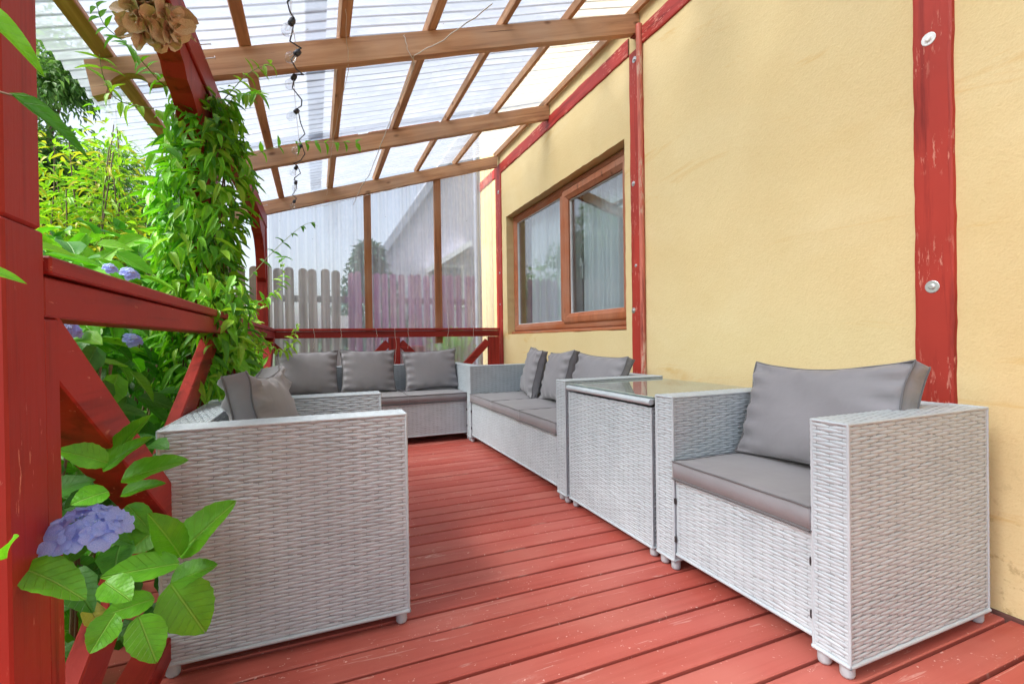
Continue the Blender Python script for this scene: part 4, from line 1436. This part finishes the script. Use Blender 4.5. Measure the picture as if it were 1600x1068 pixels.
def petal_proto():
    vs = np.linspace(0, 1, 6); us = np.linspace(-1, 1, 5)
    P = []; UV = []
    for v in vs:
        wd = max(0.06, (math.sin(PI * min(1, (v * 0.92 + 0.0)) ** 1.15)) ** 0.6 if v < 1 else 0.45)
        for u in us:
            P.append((0.52 * wd * u, v - 0.06 * (abs(u) < 0.3) * (v > 0.95), 0.16 * math.sin(v * 2.6) + 0.08 * math.sin(u * 4 + v * 3) * v))
            UV.append((0.5 + 0.5 * u, v))
    idx = np.arange(30).reshape(6, 5)
    F = np.stack([idx[:-1, :-1], idx[:-1, 1:], idx[1:, 1:], idx[1:, :-1]], -1).reshape(-1, 4)
    return np.array(P), F, np.array(UV)


PP_ = [petal_proto()]


def flower_head(parent, c, rad, nrm, n_flo, size, flat=0.5, named=True):
    """domed cluster of four-petalled florets"""
    c = np.array(c, float); nrm = np.array(nrm, float); nrm /= np.linalg.norm(nrm)
    Bm = basis(np.cross(nrm, (0.3, 0.9, 0.2)), nrm)
    lv = Leaves(PP_, parent, [PETAL], 'petal', 200 if named else 0)
    for i in range(n_flo):
        a = i * 2.39996; rr_ = math.sqrt((i + 0.6) / n_flo)
        if named and rr_ < 0.42: continue
        lo = np.array((math.cos(a) * rr_, math.sin(a) * rr_, flat * (1 - rr_ ** 2)))
        p = c + Bm @ (np.array((lo[0], lo[1], lo[2])) * rad)
        on = Bm @ np.array((lo[0] * 0.8, lo[1] * 0.8, 1.0)); on /= np.linalg.norm(on)
        b2 = basis(np.cross(on, (0.1 + math.sin(i), 0.5, 0.7)), on)
        for k_ in range(4):
            th = k_ * PI / 2 + i
            d = b2 @ np.array((math.cos(th), math.sin(th), 0.18))
            lv.add(p, d, on, size * rng.uniform(0.9, 1.1), size * rng.uniform(0.95, 1.15))
    lv.build()
    mb = MB()
    for i in range(26 if named else 0):
        a = i * 2.39996; rr_ = 0.42 * math.sqrt(i / 26)
        p = c + Bm @ (np.array((math.cos(a) * rr_, math.sin(a) * rr_, flat * 0.9)) * rad)
        mb.lathe([(0, -0.003), (0.0026, 0), (0.0018, 0.0026), (0, 0.0034)], 5, Matrix.Translation(p + Bm @ np.array((0, 0, 0.004))))
    if mb.v:
        o = mb.build('buds', BUD, parent); o.location = -Vector(parent.location)


fh = empty('flower', (0, 0, 0)); fh.parent = hyd
_l = hyd.location.copy()
hyd_save = fh


class _P:      # lets Leaves place children of a sub-part in world coordinates
    pass


fh.location = Vector((-0.330, 0.945, 0.565)) - _l
fh_loc = Vector((-0.330, 0.945, 0.565))


def flower_at(parent_root, c, rad, nrm, n_flo, size, flat=0.5):
    """a flower part (joined petals) under a plant"""
    root = parent_root
    c0 = Vector(c)
    e = empty('flower'); e.parent = root; e.location = c0 - root.location
    lv_n = len(C.objects)
    tmp = empty('tmp'); tmp.location = (0, 0, 0)
    tmp.location = c0
    flower_head(tmp, c, rad, nrm, n_flo, size, flat, named=True)
    for ch in list(tmp.children): ch.parent = e
    bpy.data.objects.remove(tmp)
    return e


bpy.data.objects.remove(fh)
flower_at(hyd, (-0.300, 0.845, 0.604), 0.034, (0.12, -0.42, 0.90), 11, 0.0225, 0.30)
flower_at(hyd, (-0.452, 1.2, 0.683), 0.022, (0.2, -0.6, 0.7), 9, 0.013, 0.4)

# hydrangea bush behind the railing
bush = empty('hydrangea_bush', (-0.95, 1.9, -0.35))
tag(bush, 'leafy hydrangea bush growing behind the left railing with blue flower heads', 'bush')
lv = Leaves(H_P, bush, HYD, 'leaf', 290)
for i in range(1500):
    u = rng.uniform(0, 1)
    y = rng.uniform(0.9, 3.2); z = rng.uniform(-0.3, 1.0 if y < 1.2 else 1.02)
    depth = rng.beta(1.2, 2.2)
    x = -0.50 - 0.05 - 0.75 * depth
    if z > 0.86: x -= 0.06
    out = np.array((1.0 - depth, -0.35, 0.5))
    lv.add((x, y, z), (rng.uniform(-0.3, 0.9), rng.uniform(-0.9, 0.6), rng.uniform(-0.7, 0.25)), out + rng.normal(0, 0.35, 3) + np.array((0, 0, 0.5)), rng.uniform(0.08, 0.13), rng.uniform(0.05, 0.08))
lv.build()
mb = MB()
for i in range(34):
    y = rng.uniform(1.0, 3.1); x = rng.uniform(-1.1, -0.65)
    mb.tube([(x - bush.location.x, y - 1.9, -0.0), (x + 0.05 - bush.location.x, y - 1.9 + rng.uniform(-.1, .1), 0.6), (x + 0.12 - bush.location.x, y - 1.9 + rng.uniform(-.2, .2), 1.15)], [0.007, 0.005, 0.003], 5)
mb.build('stem', TWIG, bush)
for (c, rad) in (((-0.54, 1.42, 0.895), 0.026), ((-0.485, 1.66, 1.06), 0.02), ((-0.51, 1.60, 1.065), 0.015), ((-0.56, 1.93, 0.875), 0.024)):
    flower_at(bush, c, rad, (0.5, -0.6, 0.7), 14, rad * 0.5, 0.5)

# taller growth behind the handrail: big pale leaves
top = empty('leafy_shrub', (-1.0, 2.2, -0.35))
tag(top, 'pale green large leaved shrub rising just above the left handrail', 'shrub')
lv = Leaves(H_P, top, [HYD[0], SHRUB[1], HYD[1]], 'leaf', 200)
for i in range(700):
    y = rng.uniform(1.1, 3.4); z = rng.uniform(0.75, 1.25 + 0.12 * math.sin(y * 3))
    x = -0.62 - rng.uniform(0, 0.6)
    lv.add((x, y, z), (rng.uniform(-0.3, 0.8), rng.uniform(-0.9, 0.4), rng.uniform(-0.4, 0.4)), np.array((0.4, -0.3, 0.9)) + rng.normal(0, 0.3, 3), rng.uniform(0.08, 0.15), rng.uniform(0.05, 0.085))
lv.build()
mb = MB()
for i in range(22):
    y = rng.uniform(-1.0, 1.1); x = rng.uniform(-0.2, 0.25)
    mb.tube([(x, y, 0), (x + rng.uniform(-.1, .1), y, 0.8), (x + rng.uniform(-.15, .15), y + rng.uniform(-.1, .1), 1.5)], [0.008, 0.006, 0.003], 5)
mb.build('stem', TWIG, top)

# golden green tall shrub
def tall_shrub(loc, H_, rad, nstem, nl, label, mats, seed, llen=(0.04, 0.075), parts=0, weights=None):
    g = np.random.default_rng(seed)
    r = empty('tall_shrub', loc)
    tag(r, label, 'shrub')
    mb = MB()
    lv = Leaves(S_P, r, mats, 'leaf', parts)
    base = np.array(loc)
    for i in range(nstem):
        a = g.uniform(0, 2 * PI); rr_ = rad * math.sqrt(g.uniform(0, 1))
        h = H_ * g.uniform(0.6, 1.0) * (1 - 0.35 * (rr_ / rad) ** 2)
        tip = np.array((math.cos(a) * rr_, math.sin(a) * rr_, h))
        b = tip * np.array((0.35, 0.35, 0))
        P = []
        for k_ in range(9):
            s_ = k_ / 8
            p = b * (1 - s_) + tip * s_ + np.array((0.05 * math.sin(s_ * 5 + i), 0.05 * math.cos(s_ * 4 + i), 0))
            p[:2] *= 1 + 0.12 * math.sin(s_ * 3)
            P.append(p)
        mb.tube(P, [0.011 * (1 - 0.8 * k_ / 8) + 0.0015 for k_ in range(9)], 5)
        for j in range(nl):
            s_ = g.uniform(0.25, 1.0) ** 0.8
            k_ = min(7, int(s_ * 8)); f = s_ * 8 - k_
            p = P[k_] * (1 - f) + P[k_ + 1] * f
            off = g.normal(0, 1, 3) * np.array((0.10, 0.10, 0.06))
            d = off / (np.linalg.norm(off) + 1e-6) + np.array((0, 0, -0.15))
            lv.add(base + p + off, d, g.normal(0, 0.4, 3) + np.array((0, 0, 1)), g.uniform(*llen), g.uniform(0.018, 0.032))
    mb.build('stem', BARK, r)
    lv.build()
    return r


tall_shrub((-1.52, 4.5, -0.35), 3.25, 0.52, 38, 230, 'tall golden green shrub with thin stems left of the vine', [SHRUB[0], SHRUB[1], SHRUB[0], SHRUB[2]], 5, (0.05, 0.09))
tall_shrub((-1.30, 5.9, -0.35), 2.8, 0.5, 22, 190, 'lower yellow green shrub behind the vine covered post', [SHRUB[0], SHRUB[1]], 6)
tall_shrub((-2.05, 5.0, -0.35), 2.7, 0.45, 24, 190, 'yellow green shrub beside the left foreground post', [SHRUB[0], SHRUB[1]], 8, (0.05, 0.085))

# climbing vine on the middle post
vine = empty('climbing_vine', (-0.45, 2.47, -0.3))
tag(vine, 'dense climbing vine with pointed leaves wrapped round the middle red post', 'vine')
lv = Leaves(V_P, vine, [VINE[0], VINE[1], VINE[0], VINE[2]], 'leaf', 240)
g = np.random.default_rng(44)


def vine_r(z):
    return np.interp(z, [0.4, 0.7, 1.0, 1.3, 1.55, 1.75, 1.9, 2.0], [0.13, 0.15, 0.145, 0.155, 0.16, 0.15, 0.11, 0.05])


for i in range(1900):
    z = g.uniform(0.42, 1.94)
    a = g.uniform(0, 2 * PI); rr_ = vine_r(z) * (0.35 + 0.65 * g.uniform(0, 1) ** 0.6) * (1 + 0.15 * math.sin(z * 9 + a * 2))
    cx = -0.44 + 0.03 * math.sin(z * 4); cy = 2.45
    out = np.array((math.cos(a), math.sin(a), 0))
    p = np.array((cx, cy, z)) + out * rr_
    lv.add(p, out * g.uniform(0.2, 1) + np.array((g.normal(0, .4), g.normal(0, .4), g.uniform(-1.3, 0.15))), out * 0.6 + np.array((0, 0, 0.8)) + g.normal(0, .3, 3), g.uniform(0.045, 0.10), g.uniform(0.015, 0.034))
for i in range(330):      # leaves on the camera side of the post and brace
    z = g.uniform(1.2, 1.80)
    lv.add((g.uniform(-0.56, -0.34), g.uniform(2.18, 2.36), z), (g.uniform(-.7, .7), g.uniform(-.9, .1), g.uniform(-1.1, 0.1)), np.array((.1, -.6, .8)) + g.normal(0, .3, 3), g.uniform(0.045, 0.10), g.uniform(0.016, 0.034))
for i in range(260):      # curtain of leaves over the end of the handrail
    z = g.uniform(0.55, 1.12)
    lv.add((g.uniform(-0.42, -0.27), g.uniform(2.02, 2.4), z), (g.uniform(-.5, .7), g.uniform(-.9, .2), g.uniform(-1.0, 0.1)), np.array((.3, -.5, .8)) + g.normal(0, .3, 3), g.uniform(0.045, 0.095), g.uniform(0.016, 0.034))
for i in range(900):      # mass spilling towards the second railing
    y = g.uniform(2.5, 4.0); z = g.uniform(0.5, 1.15) - 0.18 * (y - 2.5) * g.uniform(0, 1)
    x = g.uniform(-0.60, -0.34)
    lv.add((x, y, z), (g.uniform(-.5, .9), g.uniform(-.9, .5), g.uniform(-.8, .3)), np.array((.3, -.3, .9)) + g.normal(0, .3, 3), g.uniform(0.05, 0.10), g.uniform(0.02, 0.036))
lv.build()
mb = MB()
for i in range(16):
    P = []
    ph = g.uniform(0, 6); R0 = g.uniform(0.05, 0.13)
    for k_ in range(26):
        z = -0.28 + 2.2 * k_ / 25
        P.append((-0.0 + math.cos(ph + z * 3) * R0, -0.02 + math.sin(ph + z * 3) * R0, z + 0.28))
    mb.tube(P, 0.0035, 5)
mb.build('stem', TWIG, vine)


def sprig(pts, spacing, ll, mats, label, name='vine_sprig', seed=0, wfac=0.36, rad=0.0022, parts=40, pairs=2):
    g = np.random.default_rng(seed)
    P = [np.array(p, float) for p in pts]
    # smooth
    for _ in range(2):
        Q = [P[0]]
        for i in range(len(P) - 1):
            Q += [P[i] * 0.75 + P[i + 1] * 0.25, P[i] * 0.25 + P[i + 1] * 0.75]
        P = Q + [P[-1]]
    r = empty(name, P[0])
    tag(r, label, 'vine', 'young vine shoots')
    MB().tube([p - P[0] for p in P], [rad * (1 - 0.6 * i / len(P)) for i in range(len(P))], 5).build('stem', STEM, r)
    lv = Leaves(V_P, r, mats, 'leaf', parts)
    acc = 0
    for i in range(len(P) - 1):
        d = P[i + 1] - P[i]; L_ = np.linalg.norm(d); acc += L_
        if acc > spacing:
            acc = 0
            dn = d / (L_ + 1e-9)
            side = np.cross(dn, g.normal(0, 1, 3)); side /= np.linalg.norm(side)
            for s_ in ((1, -1) if pairs == 2 else (1,)):
                dd = side * s_ + dn * 0.5 + np.array((0, 0, -0.35))
                lv.add(P[i + 1], dd, np.array((0.1, -0.5, 0.9)) + g.normal(0, .2, 3), ll * g.uniform(0.7, 1.15), ll * wfac * g.uniform(0.8, 1.1))
    lv.build()
    return r


sprig([(-0.395, 2.35, 1.852), (-0.517, 2.2, 1.837), (-0.559, 2.1, 1.873), (-0.585, 2.0, 1.89), (-0.629, 1.95, 1.903), (-0.628, 1.9, 1.944)], 0.018, 0.05, VINE[:1], 'vine shoot climbing up and left from the post past the dried flower head', seed=1)
sprig([(-0.347, 2.35, 1.90), (-0.243, 2.30, 2.018), (-0.154, 2.25, 2.037)], 0.02, 0.055, VINE[2:], 'bright young vine shoot reaching right along the nearest cross beam', seed=2)
sprig([(-0.38, 2.4, 1.82), (-0.30, 2.33, 1.93), (-0.24, 2.28, 1.90), (-0.20, 2.2, 1.88)], 0.018, 0.06, VINE[:1] + VINE[2:], 'vine shoot drooping right of the post just below the nearest beam', seed=12)
sprig([(-0.346, 3.2, 1.96), (-0.174, 3.2, 2.06), (0.043, 3.2, 2.10), (0.272, 3.2, 2.13)], 0.055, 0.06, VINE[:1], 'long thin vine shoot stretched along the second cross beam', seed=3, wfac=0.5)
sprig([(-0.351, 3.0, 1.199), (-0.254, 3.0, 1.328), (-0.155, 3.0, 1.442), (-0.053, 3.0, 1.541), (0.005, 3.0, 1.556)], 0.045, 0.055, VINE[1:2], 'dark thin vine shoot arching in front of the left end of the plastic screen', seed=4)
sprig([(-0.372, 3.0, 0.845), (-0.25, 2.9, 0.86), (-0.16, 2.85, 0.80), (-0.11, 2.8, 0.86), (-0.09, 2.8, 0.96)], 0.012, 0.05, VINE[2:], 'bright vine tip standing up above the left pillow of the back sofa', seed=5)
sprig([(-0.39, 3.0, 0.98), (-0.30, 2.95, 1.08), (-0.202, 2.9, 1.122), (-0.16, 2.9, 1.20), (-0.167, 2.9, 1.334)], 0.014, 0.055, VINE[2:] + VINE[:1], 'bright vine shoot in front of the far red post', seed=6)
sprig([(-0.558, 2.2, 1.757), (-0.646, 2.1, 1.72), (-0.648, 2.0, 1.758), (-0.639, 1.95, 1.807)], 0.03, 0.06, VINE[2:], 'sparse vine shoot in front of the notched beam end', seed=7)
sprig([(-0.42, 2.25, 1.2), (-0.40, 2.2, 1.0), (-0.41, 2.2, 0.85), (-0.46, 2.2, 0.72)], 0.02, 0.06, VINE[:1], 'vine strand hanging down over the end of the left handrail', seed=8)
sprig([(-0.44, 2.6, 1.0), (-0.36, 2.6, 0.85), (-0.33, 2.6, 0.7), (-0.35, 2.6, 0.6)], 0.014, 0.055, VINE[2:], 'light green vine strand hanging behind the left armchair', seed=9)

# leaves that reach in from the left edge
for i, (a, b, c, d, e, f, wd) in enumerate(((-0.290, 0.60, 1.180, -0.243, 0.60, 1.131, 0.020), (-0.272, 0.62, 1.106, -0.218, 0.62, 1.062, 0.017), (-0.290, 0.60, 0.933, -0.259, 0.60, 0.923, 0.011))):
    r = empty('vine_sprig', (a - 0.08, b, c + 0.01))
    tag(r, ('bright leaf reaching in from the left edge near the top of the foreground post', 'long dark green leaf crossing the foreground post below the bright one', 'small green leaf tip crossing the foreground post just below the handrail height')[i], 'vine', 'young vine shoots')
    lv = Leaves([leaf_proto(9, 4, 'lance', 0.3, 0.12, 0, 0.04, 3)], r, [VINE[0] if i != 1 else VINE[1]], 'leaf', 3)
    lv.add((a, b, c), (d - a, e - b, f - c), (0.3, -0.9, 0.6), math.dist((a, b, c), (d, e, f)) * 1.05, wd)
    lv.build()
    MB().tube([(0, 0, 0), (0.05, 0, -0.004), (0.08, 0, -0.01)], 0.0012, 5).build('stem', TWIG, r)

# dried flower ball
t = NT('dried_petal')
n = t.noise(t.coord(rand=True), 30.0, 4)
cc = t.ramp(n, [(0.22, (0.34, 0.19, 0.10)), (0.45, (0.66, 0.49, 0.33)), (0.7, (0.82, 0.70, 0.56))])
DRY = t.done(t.pbr(cc, 0.8, t.bump(n, 0.4, 0.003)))
dry = empty('dried_flower_ball', (-0.455, 1.83, 1.885))
tag(dry, 'ball of dried tan petals hanging from the red eaves beam', 'dried flowers')
lv = Leaves([leaf_proto(6, 4, 'round', 0.5, d_, 0.08, 0.24, s_) for s_, d_ in enumerate((-0.6, -0.95, 0.4))], dry, [DRY], 'petal', 150)
g = np.random.default_rng(5)
for i in range(170):
    v = g.normal(0, 1, 3); v /= np.linalg.norm(v)
    tang = np.cross(v, g.normal(0, 1, 3)); tang /= np.linalg.norm(tang)
    if v[2] > 0.85: continue
    p = np.array(dry.location) + v * np.array((0.068, 0.060, 0.050)) * g.uniform(0.5, 1.0) - tang * 0.02
    lv.add(p, tang + v * 0.25, v + g.normal(0, 0.2, 3), g.uniform(0.035, 0.06), g.uniform(0.035, 0.06))
lv.build()
mb = MB()
for i in range(26):
    a = g.uniform(0, 2 * PI)
    mb.tube([(math.cos(a) * 0.04, math.sin(a) * 0.03, 0.0), (math.cos(a + .5) * 0.06, math.sin(a + .4) * 0.05, 0.045), (math.cos(a + 1) * 0.03, math.sin(a + 1) * 0.02, 0.075), (0, 0.0, 0.12)], 0.0018, 4)
mb.build('straw', mat_plain('straw', (0.45, 0.30, 0.16), 0.8), dry)

# ------------------------------------------------------------------ background
# picket fences
GREYF = mat_wood('grey_fence_wood', 2, ((0.06, 0.042, 0.032), (0.10, 0.075, 0.058), (0.15, 0.115, 0.09)))
PURPF = mat_wood('plum_fence_wood', 2, ((0.13, 0.022, 0.12), (0.19, 0.034, 0.18), (0.25, 0.06, 0.24)))


def picket_fence(x0, n, pitch, wd, y, top, mat, label, rz=0.0):
    r = empty('picket_fence', (x0, y, -0.36), rz)
    tag(r, label, 'fence', 'picket fences behind the screen')
    poly = [(-wd / 2, 0.05), (wd / 2, 0.05), (wd / 2, top - wd * 0.35)]
    for k_ in range(1, 8):
        a = PI * k_ / 8
        poly.append((wd / 2 * math.cos(a), top - wd * 0.35 + wd * 0.42 * math.sin(a)))
    poly.append((-wd / 2, top - wd * 0.35))
    me = MB().prism(poly, 1, -0.011, 0.011).mesh('picket', True)
    for i in range(n):
        link('picket', me, r, mat, loc=(i * pitch + random.uniform(-.004, .004), 0, random.uniform(-.015, .012)), rot=(0, random.uniform(-.01, .01), 0))
    for z in (0.5, 1.72):
        MB().box(-0.1, (n - 1) * pitch + 0.1, 0.012, 0.05, z, z + 0.08, 0.003).build('rail', mat, r)
    return r


YF = 6.45
picket_fence(-3.4, 29, 0.130, 0.104, YF, 2.13, GREYF, 'weathered grey picket fence seen through the left part of the plastic screen')
picket_fence(0.42, 21, 0.112, 0.082, YF + 0.06, 2.12, PURPF, 'plum red picket fence seen through the right part of the plastic screen')
# white board strip behind the grey fence
tag(MB().box(-3.6, 0.6, 7.6, 7.65, 0.95, 1.25).build('garden_wall', mat_plain('white_board', (0.7, 0.7, 0.7), 0.7)), 'low white board wall standing beyond the grey picket fence', 'wall')

# neighbouring house
t = NT('grey_brick')
bk = t.n('TexBrick'); t.set(bk, 'Vector', t.coord('Object', (1, 1, 1), (PI / 2, 0, 0)))
t.set(bk, 'Color1', (0.46, 0.46, 0.54)); t.set(bk, 'Color2', (0.52, 0.51, 0.58)); t.set(bk, 'Mortar', (0.42, 0.42, 0.48))
bk.inputs['Scale'].default_value = 3.0; bk.inputs['Mortar Size'].default_value = 0.012
GB = t.done(t.pbr(bk.outputs['Color'], 0.9))
nb = empty('house', (3.4, 10.0, -0.38))
tag(nb, 'grey neighbouring house gable with a small white window seen through the plastic screen', 'house')
MB().prism([(-2.2, 0), (3.2, 0), (3.2, 3.2), (1.0, 5.6), (-0.1, 6.2), (-2.2, 3.05)], 1, 0, 7).build('wall', GB, nb, fix=True)
mb = MB()
mb.prism([(-2.4, 2.75), (-2.3, 2.65), (-0.02, 6.05), (-0.05, 6.25)], 1, -0.06, 7.2)
mb.prism([(-0.05, 6.35), (-0.02, 6.05), (3.4, 2.9), (3.5, 3.05)], 1, -0.06, 7.2)
mb.build('roof', mat_plain('blue_slate', (0.40, 0.43, 0.51), 0.7), nb, fix=True)
wn = MB().box(-0.95, -0.40, -0.04, 0.03, 1.95, 2.85).build('window_frame', PLASTIC_W, nb)
MB().box(-0.90, -0.45, -0.05, -0.035, 2.0, 2.8).build('pane', mat_plain('dark_pane', (0.25, 0.3, 0.36), 0.1), wn)
MB().prism([(-1.25, 2.75), (-1.2, 2.66), (-0.3, 3.25), (-0.32, 3.36)], 1, -0.35, 0).build('canopy', PLASTIC_W, nb, fix=True)

# trees
def tree(name, loc, H_, rad, n, mats, label, seed, lobes=14, size=(0.10, 0.2), conical=False, trunk=0.12, squash=1.0):
    g = np.random.default_rng(seed)
    r = empty(name, loc)
    tag(r, label, 'tree')
    base = np.array(loc, float)
    mb = MB().tube([(0, 0, 0), (0.05, 0, H_ * 0.4), (0.0, 0.05, H_ * 0.9)], [trunk, trunk * 0.7, trunk * 0.15], 8)
    cs = []
    for i in range(lobes):
        if conical:
            z = H_ * g.uniform(0.08, 0.98); rr_ = rad * (1 - z / H_) + 0.05
            a = g.uniform(0, 2 * PI); cs.append((np.array((math.cos(a) * rr_ * 0.6, math.sin(a) * rr_ * 0.6, z)), rr_ * 0.6 + 0.08))
        else:
            v = g.normal(0, 1, 3); v /= np.linalg.norm(v); v *= g.uniform(0.2, 1) ** 0.5
            c_ = np.array((v[0] * rad, v[1] * rad, H_ * 0.62 + v[2] * H_ * 0.36 * squash)); cs.append((c_, rad * g.uniform(0.22, 0.42)))
            mb.tube([(0, 0, H_ * 0.3), c_ * np.array((0.5, 0.5, 0.85)), c_], [trunk * 0.4, trunk * 0.25, 0.01], 5)
    mb.build('trunk', BARK, r)
    lv = Leaves([leaf_proto(2, 2, 'lance', 0.3, 0.3, 0, 0, 1)], r, mats, 'leaf', 0)
    for i in range(n):
        c_, rr_ = cs[g.integers(len(cs))]
        v = g.normal(0, 1, 3); v /= np.linalg.norm(v)
        p = c_ + v * rr_ * g.uniform(0.3, 1.15) * np.array((1, 1, 0.75))
        lv.add(base + p, v + g.normal(0, .5, 3) + np.array((0, 0, -0.4)), v * 0.4 + np.array((0, 0, 1)) + g.normal(0, .4, 3), g.uniform(*size), g.uniform(size[0] * 0.45, size[1] * 0.45))
    lv.build()
    return r


tree('birch_tree', (-4.3, 10.3, -0.4), 6.6, 1.9, 30000, TREE, 'tall soft green birch tree left beyond the shrubs, under the open sky', 1, 40, (0.07, 0.14))
tree('garden_tree', (-5.3, 12.5, -0.4), 5.2, 2.4, 16000, TREE, 'rounded green tree standing behind the birch', 2, 30, (0.10, 0.2))
tree('garden_tree', (-2.6, 8.6, -0.4), 2.7, 1.2, 5000, TREE, 'small green tree behind the left end of the plastic screen', 3, 16, (0.07, 0.14), squash=0.7)
tree('conifer', (0.95, 9.3, -0.4), 3.1, 1.25, 9000, CONI, 'blue green conifer between the grey fence and the neighbouring house', 4, 60, (0.07, 0.15), True)
tree('garden_tree', (-6.5, 16, -0.4), 4.5, 3.5, 7000, TREE, 'broad low tree in the distance behind the yellow green shrubs', 6, 24, (0.15, 0.3))

# planting right behind the screen
pl = empty('potted_plant', (1.45, 5.32, -0.36))
tag(pl, 'small leafy plant standing behind the right end of the plastic screen', 'plant')
MB().lathe([(0.0, 0.5), (0.11, 0.5), (0.15, 0.85), (0.16, 0.86), (0.16, 0.88), (0.14, 0.88), (0.13, 0.84), (0, 0.84)], 18).build('pot', mat_plain('terracotta', (0.33, 0.13, 0.07), 0.8), pl)
MB().box(-0.3, 0.3, -0.13, 0.13, 0.42, 0.499, 0.005).box(-0.28, -0.22, -0.1, 0.1, 0.0, 0.42).box(0.22, 0.28, -0.1, 0.1, 0.0, 0.42).build('stand', RED[0], pl)
lv = Leaves(S_P, pl, [VINE[0], TREE[1]], 'leaf', 0)
for i in range(420):
    v = g.normal(0, 1, 3); v /= np.linalg.norm(v)
    lv.add(np.array((1.45, 5.32, 0.75)) + v * np.array((0.26, 0.12, 0.22)) * g.uniform(0.2, 1), v + np.array((0, 0, .3)), v + np.array((0, 0, 1)), g.uniform(.05, .09), g.uniform(.015, .03))
lv.build()
tag(MB().box(0.80, 1.12, 5.25, 5.50, -0.36, 0.80, 0.006).build('planter', RED[0]), 'dark red wooden box standing behind the screen by the middle post', 'planter')
